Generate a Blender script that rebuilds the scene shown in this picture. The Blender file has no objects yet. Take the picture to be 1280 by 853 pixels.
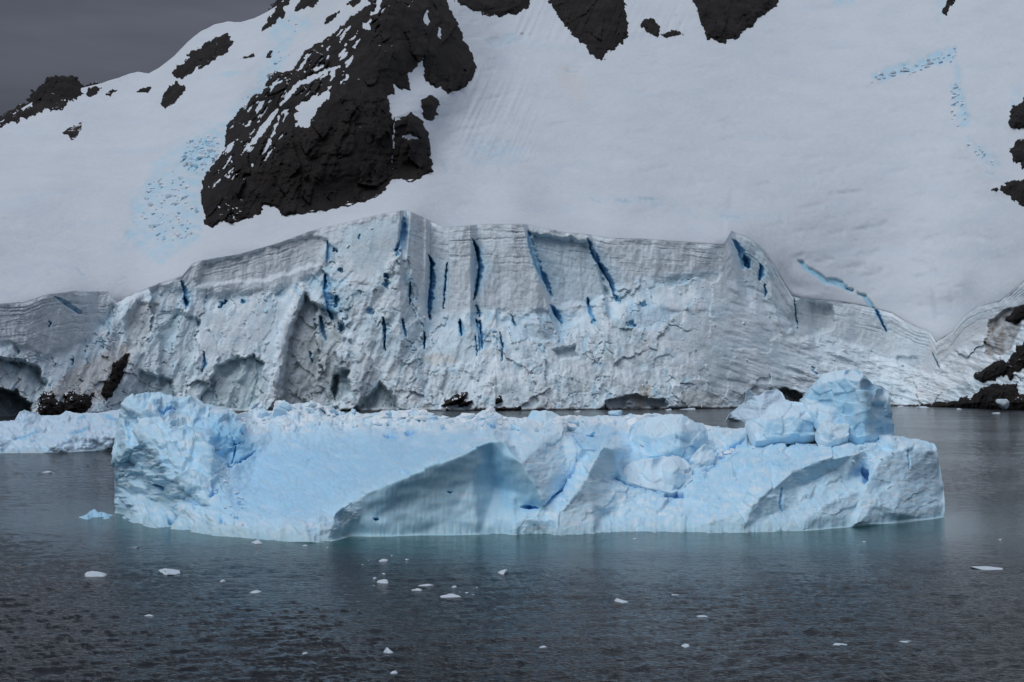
import bpy, math
import numpy as np
from mathutils import Vector
from mathutils.geometry import delaunay_2d_cdt

scene = bpy.context.scene
COL = scene.collection
# ------------------------------------------------------------------ camera
F = 1778.0          # focal length in photo pixels (1280 wide)
H = 10.0            # eye height above the water, on deck
VH = 480.0          # photo row of the horizon
cam_d = bpy.data.cameras.new('camera'); cam = bpy.data.objects.new('camera', cam_d)
COL.objects.link(cam); scene.camera = cam
cam_d.sensor_width = 36.0
cam_d.lens = F / 1280 * 36.0
cam_d.shift_y = (VH - 426.5) / 1280.0
cam_d.clip_start = 0.5; cam_d.clip_end = 20000
cam.location = (0, 0, H); cam.rotation_euler = (math.radians(90), 0, 0)
# ------------------------------------------------------------------ world, sun, exposure
SUN_EL, SUN_AZ = 57.0, -138.0     # azimuth measured from the view direction, to the left
scene.view_settings.view_transform = 'Standard'
scene.view_settings.look = 'None'
scene.view_settings.exposure = 0.0
scene.view_settings.gamma = 1.0
w = bpy.data.worlds.new('World'); scene.world = w; w.use_nodes = True
nt = w.node_tree; nt.nodes.clear()
def N(t, kind, **kw):
    n = t.nodes.new(kind)
    for k, v in kw.items():
        if k.startswith('i_'): n.inputs[k[2:].replace('_', ' ')].default_value = v
        else: setattr(n, k, v)
    return n
sky = N(nt, 'ShaderNodeTexSky', sky_type='NISHITA', sun_disc=False,
        sun_elevation=math.radians(SUN_EL), sun_rotation=math.radians(SUN_AZ))
tc = N(nt, 'ShaderNodeTexCoord')
sep = N(nt, 'ShaderNodeSeparateXYZ'); nt.links.new(tc.outputs['Generated'], sep.inputs[0])
rmp = N(nt, 'ShaderNodeMapRange', i_From_Min=0.0, i_From_Max=1.0, i_To_Min=0.52, i_To_Max=4.2)
pw = N(nt, 'ShaderNodeMath', operation='POWER', use_clamp=True); nt.links.new(sep.outputs['Z'], pw.inputs[0]); pw.inputs[1].default_value = 1.5; nt.links.new(pw.outputs[0], rmp.inputs['Value'])
mp = N(nt, 'ShaderNodeMapping'); mp.inputs['Scale'].default_value = (1.6, 1.6, 9.0); mp.inputs['Rotation'].default_value = (0.0, 0.16, 0.0)
nt.links.new(tc.outputs['Generated'], mp.inputs['Vector'])
cn = N(nt, 'ShaderNodeTexNoise', i_Scale=3.0, i_Detail=5.0, i_Roughness=0.5); nt.links.new(mp.outputs[0], cn.inputs['Vector'])
cr = N(nt, 'ShaderNodeMapRange', i_From_Min=0.3, i_From_Max=0.7, i_To_Min=0.72, i_To_Max=1.25); nt.links.new(cn.outputs['Fac'], cr.inputs['Value'])
mul = N(nt, 'ShaderNodeMath', operation='MULTIPLY'); nt.links.new(rmp.outputs[0], mul.inputs[0]); nt.links.new(cr.outputs[0], mul.inputs[1])
vm = N(nt, 'ShaderNodeVectorMath', operation='SCALE'); vm.inputs[0].default_value = (.92, .96, 1.20); nt.links.new(mul.outputs[0], vm.inputs['Scale'])
mx = N(nt, 'ShaderNodeMixRGB'); mx.inputs['Fac'].default_value = 0.94
nt.links.new(sky.outputs[0], mx.inputs['Color1']); nt.links.new(vm.outputs[0], mx.inputs['Color2'])
bg = N(nt, 'ShaderNodeBackground', i_Strength=0.105); nt.links.new(mx.outputs[0], bg.inputs['Color'])
wo = N(nt, 'ShaderNodeOutputWorld'); nt.links.new(bg.outputs[0], wo.inputs['Surface'])
sl = bpy.data.lights.new('sun', 'SUN'); sl.energy = 1.42; sl.angle = math.radians(45); sl.color = (0.97, 0.985, 1.0)
so = bpy.data.objects.new('sun', sl); COL.objects.link(so)
e, a = math.radians(SUN_EL), math.radians(SUN_AZ)
sdir = Vector((math.sin(a) * math.cos(e), math.cos(a) * math.cos(e), math.sin(e)))
so.rotation_euler = sdir.to_track_quat('Z', 'Y').to_euler(); so.location = (0, 0, 300)

# ------------------------------------------------------------------ noise
def _hash(ix, iy, seed):
    h = (ix.astype(np.int64) * 374761393 + iy.astype(np.int64) * 668265263 + seed * 974634777) & 0xffffffff
    h = ((h ^ (h >> 13)) * 1274126177) & 0xffffffff
    h = ((h ^ (h >> 16)) * 2246822519) & 0xffffffff
    return ((h ^ (h >> 15)) & 0xffffff) / float(0xffffff)
def perlin(x, y, seed=0):
    x = np.asarray(x, float); y = np.asarray(y, float)
    ix = np.floor(x); iy = np.floor(y); fx = x - ix; fy = y - iy
    sx = fx * fx * fx * (fx * (fx * 6 - 15) + 10); sy = fy * fy * fy * (fy * (fy * 6 - 15) + 10)
    def g(dx, dy):
        t = _hash(ix + dx, iy + dy, seed) * 2 * np.pi
        return np.cos(t) * (fx - dx) + np.sin(t) * (fy - dy)
    a0 = g(0, 0); b0 = g(1, 0); c0 = g(0, 1); d0 = g(1, 1)
    return ((a0 + (b0 - a0) * sx) * (1 - sy) + (c0 + (d0 - c0) * sx) * sy) * 1.5
def fbm(x, y, octv=4, seed=0, gain=0.5, lac=2.03):
    s = 0; am = 1; tot = 0
    for k in range(octv):
        s = s + perlin(x, y, seed + k * 17) * am; tot += am
        x = x * lac + 13.7; y = y * lac + 7.1; am *= gain
    return s / tot
def ridged(x, y, octv=4, seed=0):
    s = 0; am = 1; tot = 0
    for k in range(octv):
        s = s + (1 - 2 * np.abs(perlin(x, y, seed + k * 31))) * am; tot += am
        x = x * 2.1 + 3.3; y = y * 2.1 + 9.2; am *= 0.5
    return s / tot
def facets(x, y, seed=0, tilt=1.0):
    """broken-block relief: each cell is a tilted plane of its own height"""
    ix = np.floor(x); iy = np.floor(y)
    best = np.full(x.shape, 1e9); second = best.copy(); val = np.zeros(x.shape)
    for dx in (-1, 0, 1):
        for dy in (-1, 0, 1):
            cx = ix + dx; cy = iy + dy
            px = cx + _hash(cx, cy, seed + 1); py = cy + _hash(cx, cy, seed + 2)
            d = (x - px) ** 2 + (y - py) ** 2
            gx = _hash(cx, cy, seed + 3) * 2 - 1; gy = _hash(cx, cy, seed + 4) * 2 - 1
            v = (_hash(cx, cy, seed + 5) * 2 - 1) * 0.6 + tilt * (gx * (x - px) + gy * (y - py))
            m = d < best
            second = np.where(m, best, np.minimum(second, d)); val = np.where(m, v, val); best = np.where(m, d, best)
    return val, np.sqrt(second) - np.sqrt(best)
def sstep(a0, b0, x):
    t = np.clip((x - a0) / (b0 - a0), 0, 1); return t * t * (3 - 2 * t)
def seg_dist(U, V, pts, ax=1.0, ay=1.0):
    d = np.full(np.shape(U), 1e9); p = np.array([q[:2] for q in pts], float)
    for a1, b1 in zip(p[:-1], p[1:]):
        vx, vy = (b1 - a1) * (ax, ay); wx = (U - a1[0]) * ax; wy = (V - a1[1]) * ay
        t = np.clip((wx * vx + wy * vy) / (vx * vx + vy * vy + 1e-9), 0, 1)
        d = np.minimum(d, np.hypot(wx - t * vx, wy - t * vy))
    return d
def taper_dist(U, V, pts, pw=.5):
    """distance to a polyline and a 0..1 width profile that pinches out at both ends"""
    d = np.full(np.shape(U), 1e9); tt = np.zeros(np.shape(U)); p = np.array([q[:2] for q in pts], float)
    L = np.hypot(*np.diff(p, axis=0).T); c = np.concatenate([[0], np.cumsum(L)]); tot = c[-1]
    for k, (a1, b1) in enumerate(zip(p[:-1], p[1:])):
        vx, vy = b1 - a1; wx = U - a1[0]; wy = V - a1[1]; t = np.clip((wx * vx + wy * vy) / (vx * vx + vy * vy + 1e-9), 0, 1)
        q = np.hypot(wx - t * vx, wy - t * vy); m = q < d; d = np.where(m, q, d); tt = np.where(m, (c[k] + t * L[k]) / tot, tt)
    return d, np.clip(np.sin(np.pi * np.clip(tt, .0, 1)), 0, 1) ** pw * .85 + .15
def cols(us, pts, mg):
    q = [p[0] for p in pts]; return slice(max(0, int(np.searchsorted(us, min(q) - mg))), int(np.searchsorted(us, max(q) + mg)))
def poly_sd(U, V, poly):
    """signed distance in px, positive inside"""
    p = list(poly) + [poly[0]]
    d = seg_dist(U, V, p); ins = np.zeros(np.shape(U), bool)
    for (x1, y1), (x2, y2) in zip(p[:-1], p[1:]):
        if y1 == y2: continue
        c = (y1 > V) != (y2 > V)
        ins ^= c & (U < (x2 - x1) * (V - y1) / (y2 - y1) + x1)
    return np.where(ins, d, -d)
def pl(pts, u): return np.interp(u, [p[0] for p in pts], [p[1] for p in pts])
# ------------------------------------------------------------------ placing by sight line and distance
def P3(U, V, Y): return np.stack([(U - 640) / F * Y, Y + 0 * U, H + (VH - V) / F * Y], -1)
def Yw(v): return H * F / (np.asarray(v, float) - VH)
class Field:
    """distance field: planar facets between surveyed points (u, v, distance)"""
    def __init__(s, pts, box, step=1.0, blur=0.0, edges=()):
        u0, u1, v0, v1 = box; s.box = box; s.step = step
        us = np.arange(u0, u1 + step, step); vs = np.arange(v0, v1 + step, step)
        P = [(float(p[0]), float(p[1])) for p in pts]; Q = [1.0 / p[2] for p in pts]
        pa = np.array(P); qa = np.array(Q)
        for cu, cv in [(u0 - 9, v0 - 9), ((u0 + u1) / 2, v0 - 9), (u1 + 9, v0 - 9), (u1 + 9, (v0 + v1) / 2), (u1 + 9, v1 + 9), ((u0 + u1) / 2, v1 + 9), (u0 - 9, v1 + 9), (u0 - 9, (v0 + v1) / 2)]:
            k = np.argmin((pa[:, 0] - cu) ** 2 + (pa[:, 1] - cv) ** 2); P.append((cu, cv)); Q.append(qa[k])
        idx = {}
        for i, p in enumerate(P): idx.setdefault((round(p[0], 2), round(p[1], 2)), i)
        ed = []
        for line in edges:
            ids = [idx[(round(float(q[0]), 2), round(float(q[1]), 2))] for q in line]
            ed += list(zip(ids[:-1], ids[1:]))
        vo, _, fo, ov, _, _ = delaunay_2d_cdt([Vector(p) for p in P], ed, [], 0, 1e-4)
        q = []
        for i, o in enumerate(ov):
            if o: q.append(Q[o[0]])
            else:
                d = np.array([(vo[i].x - p[0]) ** 2 + (vo[i].y - p[1]) ** 2 for p in P]); j = np.argsort(d)[:3]; ww = 1 / (d[j] + .1)
                q.append(float((np.array(Q)[j] * ww).sum() / ww.sum()))
        R = np.full((len(us), len(vs)), np.nan)
        for f in fo:
            (ax, ay), (bx, by), (cx, cy) = [(vo[i].x, vo[i].y) for i in f[:3]]
            i0 = max(0, int((min(ax, bx, cx) - u0) / step)); i1 = min(len(us), int((max(ax, bx, cx) - u0) / step) + 2)
            j0 = max(0, int((min(ay, by, cy) - v0) / step)); j1 = min(len(vs), int((max(ay, by, cy) - v0) / step) + 2)
            if i1 <= i0 or j1 <= j0: continue
            X, Yy = np.meshgrid(us[i0:i1], vs[j0:j1], indexing='ij')
            det = (by - cy) * (ax - cx) + (cx - bx) * (ay - cy)
            if abs(det) < 1e-9: continue
            l1 = ((by - cy) * (X - cx) + (cx - bx) * (Yy - cy)) / det; l2 = ((cy - ay) * (X - cx) + (ax - cx) * (Yy - cy)) / det; l3 = 1 - l1 - l2
            m = (l1 >= -1e-6) & (l2 >= -1e-6) & (l3 >= -1e-6)
            val = l1 * q[f[0]] + l2 * q[f[1]] + l3 * q[f[2]]
            R[i0:i1, j0:j1][m] = val[m]
        R = np.where(np.isnan(R), np.nanmean(R), R)
        if blur > 0:
            s_ = blur / step; r = int(3 * s_) + 1; k = np.exp(-0.5 * (np.arange(-r, r + 1) / s_) ** 2); k /= k.sum()
            for ax_ in (0, 1):
                pad = [(0, 0), (0, 0)]; pad[ax_] = (r, r); A = np.pad(R, pad, mode='edge'); n = R.shape[ax_]
                R = sum(k[i] * (A[i:i + n] if ax_ == 0 else A[:, i:i + n]) for i in range(2 * r + 1))
        s.R = R
    def __call__(s, U, V):
        x = np.clip((U - s.box[0]) / s.step, 0, s.R.shape[0] - 1.001); y = np.clip((V - s.box[2]) / s.step, 0, s.R.shape[1] - 1.001)
        i = x.astype(int); j = y.astype(int); fx = x - i; fy = y - j; R = s.R
        return 1.0 / ((R[i, j] * (1 - fx) + R[i + 1, j] * fx) * (1 - fy) + (R[i, j + 1] * (1 - fx) + R[i + 1, j + 1] * fx) * fy)
def grid_normals(P):
    du = np.gradient(P, axis=0); dv = np.gradient(P, axis=1)
    n = np.cross(du, dv); n /= np.linalg.norm(n, axis=-1, keepdims=True) + 1e-12
    return np.where((n[..., 1:2] > 0) & (np.abs(n[..., 2:3]) < .999) & (n[..., 2:3] < 0.2), -n, n) if False else n
# ------------------------------------------------------------------ meshes and tags
def tag(o, label=None, cat=None, group=None, kind=None):
    if label: o['label'] = label
    if cat: o['category'] = cat
    if group: o['group'] = group
    if kind: o['kind'] = kind
    return o
def empty(name, loc=(0, 0, 0)):
    o = bpy.data.objects.new(name, None); o.empty_display_size = 1; o.location = loc; COL.objects.link(o); return o
def link(name, me, mat, parent=None):
    o = bpy.data.objects.new(name, me); COL.objects.link(o)
    if mat: me.materials.append(mat)
    if parent:
        o.parent = parent; o.matrix_parent_inverse = parent.matrix_basis.inverted()
    return o
def raw_mesh(name, verts, faces, col=None, smooth=True):
    me = bpy.data.meshes.new(name); verts = np.asarray(verts, np.float32)
    fl = np.concatenate([np.asarray(f, np.int32).ravel() for f in faces]); sz = np.concatenate([np.full(len(f), f.shape[1] if isinstance(f, np.ndarray) else len(f[0]), np.int32) for f in faces])
    me.vertices.add(len(verts)); me.vertices.foreach_set('co', verts.ravel())
    me.loops.add(len(fl)); me.loops.foreach_set('vertex_index', fl)
    me.polygons.add(len(sz)); st = np.concatenate([[0], np.cumsum(sz)[:-1]]).astype(np.int32)
    me.polygons.foreach_set('loop_start', st); me.polygons.foreach_set('loop_total', sz)
    me.polygons.foreach_set('use_smooth', np.full(len(sz), smooth))
    if col is not None:
        at = me.attributes.new('Col', 'FLOAT_COLOR', 'POINT'); c = np.ones((len(verts), 4), np.float32); c[:, :3] = np.clip(col, 0, 1); at.data.foreach_set('color', c.ravel())
    me.update(); me.validate(); return me
def grid_faces(nc, nr, keep=None):
    i = np.arange(nc * nr).reshape(nc, nr)
    f = np.stack([i[:-1, :-1], i[:-1, 1:], i[1:, 1:], i[1:, :-1]], -1)
    return f[keep] if keep is not None else f.reshape(-1, 4)
def grid_mesh(name, P, C, keep=None, caps=()):
    nc, nr = P.shape[:2]; faces = [grid_faces(nc, nr, keep)]
    V_ = P.reshape(-1, 3); Cc = C.reshape(-1, 3)
    for c in caps: faces.append(np.asarray([c], np.int32))
    if keep is not None:
        used = np.unique(faces[0]); mp_ = np.full(len(V_), -1, np.int32); mp_[used] = np.arange(len(used))
        V_ = V_[used]; Cc = Cc[used]; faces = [mp_[faces[0]]]
    return raw_mesh(name, V_, faces, Cc)
# ------------------------------------------------------------------ materials
def mat_new(name):
    m = bpy.data.materials.new(name); m.use_nodes = True; t = m.node_tree; t.nodes.clear()
    o = N(t, 'ShaderNodeOutputMaterial'); b = N(t, 'ShaderNodeBsdfPrincipled'); t.links.new(b.outputs[0], o.inputs['Surface']); return m, t, b
def ice_mat(name, grain, bump_d, rough=0.55, var=0.10, sss=0.0, attr=True, base=(.8, .85, .9), spec=0.3, strength=0.6):
    m, t, b = mat_new(name)
    tc = N(t, 'ShaderNodeTexCoord')
    n1 = N(t, 'ShaderNodeTexNoise', i_Scale=1.0 / grain, i_Detail=6.0, i_Roughness=0.6); t.links.new(tc.outputs['Object'], n1.inputs['Vector'])
    n2 = N(t, 'ShaderNodeTexNoise', i_Scale=0.13 / grain, i_Detail=3.0); t.links.new(tc.outputs['Object'], n2.inputs['Vector'])
    ad = N(t, 'ShaderNodeMath', operation='ADD'); t.links.new(n1.outputs['Fac'], ad.inputs[0]); t.links.new(n2.outputs['Fac'], ad.inputs[1])
    mr = N(t, 'ShaderNodeMapRange', i_From_Min=0.7, i_From_Max=1.3, i_To_Min=1 - var, i_To_Max=1 + var); t.links.new(ad.outputs[0], mr.inputs['Value'])
    sc = N(t, 'ShaderNodeVectorMath', operation='SCALE'); t.links.new(mr.outputs[0], sc.inputs['Scale'])
    if attr:
        at = N(t, 'ShaderNodeAttribute', attribute_name='Col'); t.links.new(at.outputs['Color'], sc.inputs[0])
    else: sc.inputs[0].default_value = base
    t.links.new(sc.outputs[0], b.inputs['Base Color'])
    b.inputs['Roughness'].default_value = rough; b.inputs['IOR'].default_value = 1.31; b.inputs['Specular IOR Level'].default_value = spec
    if sss:
        b.inputs['Subsurface Weight'].default_value = sss; b.inputs['Subsurface Radius'].default_value = (0.25, 0.7, 1.0); b.inputs['Subsurface Scale'].default_value = grain * 1.5
    bp = N(t, 'ShaderNodeBump', i_Strength=strength, i_Distance=bump_d); t.links.new(n1.outputs['Fac'], bp.inputs['Height']); t.links.new(bp.outputs[0], b.inputs['Normal'])
    return m
M_snow = ice_mat('snow', 3.0, 1.0, 0.75, 0.04, spec=0.15, strength=0.45)
M_cliff = ice_mat('glacier_ice', 0.9, 0.35, 0.6, 0.12, spec=0.25, strength=0.7)
M_berg = ice_mat('iceberg_ice', 0.30, 0.05, 0.36, 0.05, spec=0.45, strength=0.4, sss=.15)
M_floe = ice_mat('floating_ice', 0.2, 0.05, 0.35, 0.06, attr=False, base=(.58, .68, .76))
def rock_mat():
    m, t, b = mat_new('dark_rock'); tc = N(t, 'ShaderNodeTexCoord')
    mpn = N(t, 'ShaderNodeMapping'); mpn.inputs['Scale'].default_value = (1.0, 0.6, 0.45); mpn.inputs['Rotation'].default_value = (0, .25, 0); t.links.new(tc.outputs['Object'], mpn.inputs['Vector'])
    n1 = N(t, 'ShaderNodeTexNoise', i_Scale=0.16, i_Detail=9.0, i_Roughness=0.62); t.links.new(mpn.outputs[0], n1.inputs['Vector'])
    n2 = N(t, 'ShaderNodeTexNoise', i_Scale=0.035, i_Detail=4.0); t.links.new(tc.outputs['Object'], n2.inputs['Vector'])
    cr = N(t, 'ShaderNodeValToRGB'); cr.color_ramp.elements[0].position = .3; cr.color_ramp.elements[0].color = (.007, .0066, .0066, 1); cr.color_ramp.elements[1].position = .75; cr.color_ramp.elements[1].color = (.030, .0265, .0245, 1)
    t.links.new(n1.outputs['Fac'], cr.inputs[0])
    c2 = N(t, 'ShaderNodeMixRGB', blend_type='MULTIPLY'); c2.inputs['Fac'].default_value = .6; t.links.new(cr.outputs[0], c2.inputs['Color1']); 
    c3 = N(t, 'ShaderNodeValToRGB'); c3.color_ramp.elements[0].position = .35; c3.color_ramp.elements[0].color = (.5, .5, .55, 1); c3.color_ramp.elements[1].position = .65; c3.color_ramp.elements[1].color = (1.1, .98, .9, 1)
    t.links.new(n2.outputs['Fac'], c3.inputs[0]); t.links.new(c3.outputs[0], c2.inputs['Color2'])
    # snow caught on the flattest ledges
    ge = N(t, 'ShaderNodeNewGeometry'); sp = N(t, 'ShaderNodeSeparateXYZ'); t.links.new(ge.outputs['Normal'], sp.inputs[0])
    ns = N(t, 'ShaderNodeTexNoise', i_Scale=0.3, i_Detail=5.0); t.links.new(tc.outputs['Object'], ns.inputs['Vector'])
    ad = N(t, 'ShaderNodeMath', operation='MULTIPLY_ADD'); t.links.new(ns.outputs['Fac'], ad.inputs[0]); ad.inputs[1].default_value = .35; t.links.new(sp.outputs['Z'], ad.inputs[2])
    sm = N(t, 'ShaderNodeMapRange', i_From_Min=1.12, i_From_Max=1.14); t.links.new(ad.outputs[0], sm.inputs['Value'])
    fx = N(t, 'ShaderNodeMixRGB'); t.links.new(sm.outputs[0], fx.inputs['Fac']); t.links.new(c2.outputs[0], fx.inputs['Color1']); fx.inputs['Color2'].default_value = (.8, .84, .9, 1)
    t.links.new(fx.outputs[0], b.inputs['Base Color']); b.inputs['Roughness'].default_value = .85; b.inputs['Specular IOR Level'].default_value = .2
    bp = N(t, 'ShaderNodeBump', i_Strength=.9, i_Distance=2.2); t.links.new(n1.outputs['Fac'], bp.inputs['Height']); t.links.new(bp.outputs[0], b.inputs['Normal'])
    return m
M_rock = rock_mat()
def water_mat():
    m, t, b = mat_new('sea_water'); tc = N(t, 'ShaderNodeTexCoord')
    # closeness to the submerged foot of the iceberg, whose ice shows through the water
    mp1 = N(t, 'ShaderNodeMapping'); mp1.inputs['Location'].default_value = (-1.5 / 44, -104 / 26, 0); mp1.inputs['Scale'].default_value = (1 / 44, 1 / 26, 1)
    t.links.new(tc.outputs['Object'], mp1.inputs['Vector'])
    ln = N(t, 'ShaderNodeVectorMath', operation='LENGTH'); t.links.new(mp1.outputs[0], ln.inputs[0])
    nz = N(t, 'ShaderNodeTexNoise', i_Scale=.07, i_Detail=4.0); t.links.new(tc.outputs['Object'], nz.inputs['Vector'])
    la = N(t, 'ShaderNodeMath', operation='MULTIPLY_ADD'); t.links.new(nz.outputs['Fac'], la.inputs[0]); la.inputs[1].default_value = .5; t.links.new(ln.outputs['Value'], la.inputs[2])
    near = N(t, 'ShaderNodeMapRange', i_From_Min=.85, i_From_Max=1.55, i_To_Min=1, i_To_Max=0); near.interpolation_type = 'SMOOTHSTEP'; t.links.new(la.outputs[0], near.inputs['Value'])
    c = N(t, 'ShaderNodeMixRGB'); t.links.new(near.outputs[0], c.inputs['Fac']); c.inputs['Color1'].default_value = (.006, .009, .012, 1); c.inputs['Color2'].default_value = (.006, .030, .040, 1)
    foot = N(t, 'ShaderNodeMapRange', i_From_Min=.93, i_From_Max=1.06, i_To_Min=1, i_To_Max=0); t.links.new(la.outputs[0], foot.inputs['Value'])
    cf = N(t, 'ShaderNodeMixRGB'); t.links.new(foot.outputs[0], cf.inputs['Fac']); t.links.new(c.outputs[0], cf.inputs['Color1']); cf.inputs['Color2'].default_value = (.010, .065, .068, 1)
    t.links.new(cf.outputs[0], b.inputs['Base Color'])
    b.inputs['Roughness'].default_value = .09; b.inputs['IOR'].default_value = 1.333; b.inputs['Specular IOR Level'].default_value = .36
    # wind ripples
    mp2 = N(t, 'ShaderNodeMapping'); mp2.inputs['Scale'].default_value = (.55, 1.0, 1); mp2.inputs['Rotation'].default_value = (0, 0, .25); t.links.new(tc.outputs['Object'], mp2.inputs['Vector'])
    w1 = N(t, 'ShaderNodeTexNoise', i_Scale=6.0, i_Detail=3.0, i_Roughness=.6, i_Distortion=.4); t.links.new(mp2.outputs[0], w1.inputs['Vector'])
    w2 = N(t, 'ShaderNodeTexNoise', i_Scale=.25, i_Detail=3.0); t.links.new(mp2.outputs[0], w2.inputs['Vector'])
    pt = N(t, 'ShaderNodeTexNoise', i_Scale=.03, i_Detail=3.0); t.links.new(mp2.outputs[0], pt.inputs['Vector'])
    pr = N(t, 'ShaderNodeMapRange', i_From_Min=.35, i_From_Max=.65, i_To_Min=.45, i_To_Max=1.1); t.links.new(pt.outputs['Fac'], pr.inputs['Value'])
    calm = N(t, 'ShaderNodeMapRange', i_To_Min=1.0, i_To_Max=.25); t.links.new(near.outputs[0], calm.inputs['Value'])
    st = N(t, 'ShaderNodeMath', operation='MULTIPLY'); t.links.new(pr.outputs[0], st.inputs[0]); t.links.new(calm.outputs[0], st.inputs[1])
    b1 = N(t, 'ShaderNodeBump', i_Distance=.18); t.links.new(w1.outputs['Fac'], b1.inputs['Height']); t.links.new(st.outputs[0], b1.inputs['Strength'])
    b2 = N(t, 'ShaderNodeBump', i_Distance=.05, i_Strength=.35); t.links.new(w2.outputs['Fac'], b2.inputs['Height']); t.links.new(b1.outputs[0], b2.inputs['Normal'])
    t.links.new(b2.outputs[0], b.inputs['Normal']); return m
M_water = water_mat()
# ------------------------------------------------------------------ palette (albedo)
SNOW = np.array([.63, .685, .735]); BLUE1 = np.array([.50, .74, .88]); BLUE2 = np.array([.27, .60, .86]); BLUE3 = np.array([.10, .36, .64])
GREY = np.array([.66, .75, .81]); DGREY = np.array([.36, .43, .46]); TEAL = np.array([.42, .60, .66]); DIRT = np.array([.50, .44, .36])
def mixc(C, c, wgt): return C * (1 - wgt[..., None]) + c * wgt[..., None]

# ------------------------------------------------------------------ water
vs_ = np.concatenate([np.arange(483.5, 500, .6), np.arange(500, 905, .92), np.arange(905, 1300, 5), np.arange(1300, 2600, 40)]); us_ = np.concatenate([np.arange(-1400, -110, 12), np.arange(-110, 1392, 2.5), np.arange(1392, 2700, 12)])
V, U = np.meshgrid(vs_, us_); Y = Yw(V); X = (U - 640) / F * Y; X = X + .0 * Y
Xr = X * .96 + Y * .28; Yr = Y * .96 - X * .28
gust = .65 + .9 * fbm(X / 28, Y / 40, 3, 901); bergd = np.hypot((X - 1.5) / 40, (Y - 108) / 26) + .25 * fbm(X / 9, Y / 9, 3, 903)
gust = np.clip(gust, .25, 1.5) * (.25 + .75 * sstep(.9, 1.6, bergd)) * (.35 + .65 * sstep(700, 180, Y))
Z = gust * (.06 * perlin(Xr / 3.4, Yr / 1.2, 905) + .05 * perlin(Xr / 1.6, Yr / .6, 907) + .036 * perlin(Xr / .75, Yr / .34, 909) + .02 * perlin(Xr / .33, Yr / .2, 911)) + .02
P = np.stack([X, Y, Z], -1); keep = None
wv = raw_mesh('sea_water', np.concatenate([P.reshape(-1, 3), [(-6000, -3000, -.3), (6000, -3000, -.3), (6000, 9000, -.3), (-6000, 9000, -.3)]]), [grid_faces(*Z.shape), np.array([[Z.size, Z.size + 1, Z.size + 2, Z.size + 3]])])
tag(link('sea_water', wv, M_water), 'dark grey rippled sea water around the iceberg', kind='structure')

# angular chunks
def ico(sub):
    import bmesh
    bm = bmesh.new(); bmesh.ops.create_icosphere(bm, subdivisions=sub, radius=1.0)
    v = np.array([q.co[:] for q in bm.verts]); f = np.array([[q.index for q in fc.verts] for fc in bm.faces], np.int32); bm.free(); return v, f
ICO = {k: ico(k) for k in (2, 3, 4)}
def chunk(rng, size, ncut=9, sub=3, soft=.03):
    v, f = ICO[sub]; v = v.copy(); ncut += 3
    for _ in range(ncut):
        n = rng.normal(size=3); n /= np.linalg.norm(n); d = rng.uniform(.35, .72); t = v @ n - d; v = v - np.maximum(t, 0)[:, None] * n * .97
    v += soft * fbm(v[:, 0] * 2 + v[:, 2] * 1.3, v[:, 1] * 2 - v[:, 2], 3, int(rng.integers(999)))[:, None] * v * 2
    ry = rng.uniform(0, 6.3); c, s = math.cos(ry), math.sin(ry); v = v @ np.array([[c, s, 0], [-s, c, 0], [0, 0, 1]])
    return v * np.array(size), f
def cmesh(name, v, f, c): return raw_mesh(name, v, [f], np.broadcast_to(np.array(c), v.shape) * 1.0, False)
# ------------------------------------------------------------------ glacier front and snow slope
SHORE = [(-260, 527), (0, 524), (60, 521), (160, 517), (400, 514.5), (640, 513.5), (870, 511.5), (1000, 509), (1130, 507.5), (1180, 509), (1280, 513), (1540, 520)]
LIP = [(-260, 390), (0, 380), (30, 378), (60, 368), (90, 365), (135, 365), (146, 378), (170, 366), (200, 354), (228, 345), (240, 330), (252, 326), (300, 318), (345, 305), (395, 287), (430, 279), (470, 269), (505, 263), (512, 264), (530, 273), (555, 285), (600, 281), (660, 281), (700, 290), (735, 293), (760, 298), (800, 299), (870, 304), (905, 307), (914, 289), (935, 297), (950, 308), (962, 321), (975, 345), (990, 371), (1010, 374), (1040, 377), (1065, 380), (1090, 385), (1115, 392), (1130, 401), (1150, 411), (1163, 415), (1170, 428), (1190, 415), (1205, 395), (1222, 384), (1250, 377), (1280, 352), (1540, 250)]
WBASE = [(-260, 440), (0, 428), (60, 445), (110, 425), (140, 385), (160, 372), (200, 360), (235, 362), (260, 368), (330, 365), (395, 345), (415, 320), (440, 286), (500, 275), (512, 330), (530, 395), (590, 385), (640, 390), (700, 392), (745, 375), (790, 355), (870, 345), (915, 345), (945, 355), (985, 400), (1040, 420), (1100, 440), (1165, 470), (1190, 440), (1250, 410), (1290, 390), (1540, 280)]
_ug = np.arange(-1200, 2400, 4.0); _kk = np.exp(-.5 * (np.arange(-30, 31) / 9.0) ** 2); _vg = np.convolve(np.pad(pl(SHORE, _ug), 30, mode='edge'), _kk / _kk.sum(), 'valid')
def shv(u): return np.interp(u, _ug, _vg)
ysh = lambda u: Yw(shv(u))
def cliff_Y(U, V):
    s = ysh(U); vs = shv(U); vw = pl(WBASE, U); vl = pl(LIP, U)
    a1 = np.clip((vs - V) / np.maximum(vs - vw, 1), 0, 1)
    apron = 27 * np.minimum(1.0, (vs - vw) / 110)
    b1 = np.clip((vw - V) / np.maximum(vw - vl, 1), 0, 1)
    return s + apron * a1 ** 1.15 + 6 * b1 * np.clip((vw - vl) / 60, .1, 2)
lipY = lambda u: cliff_Y(np.asarray(u, float), pl(LIP, u))
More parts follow.
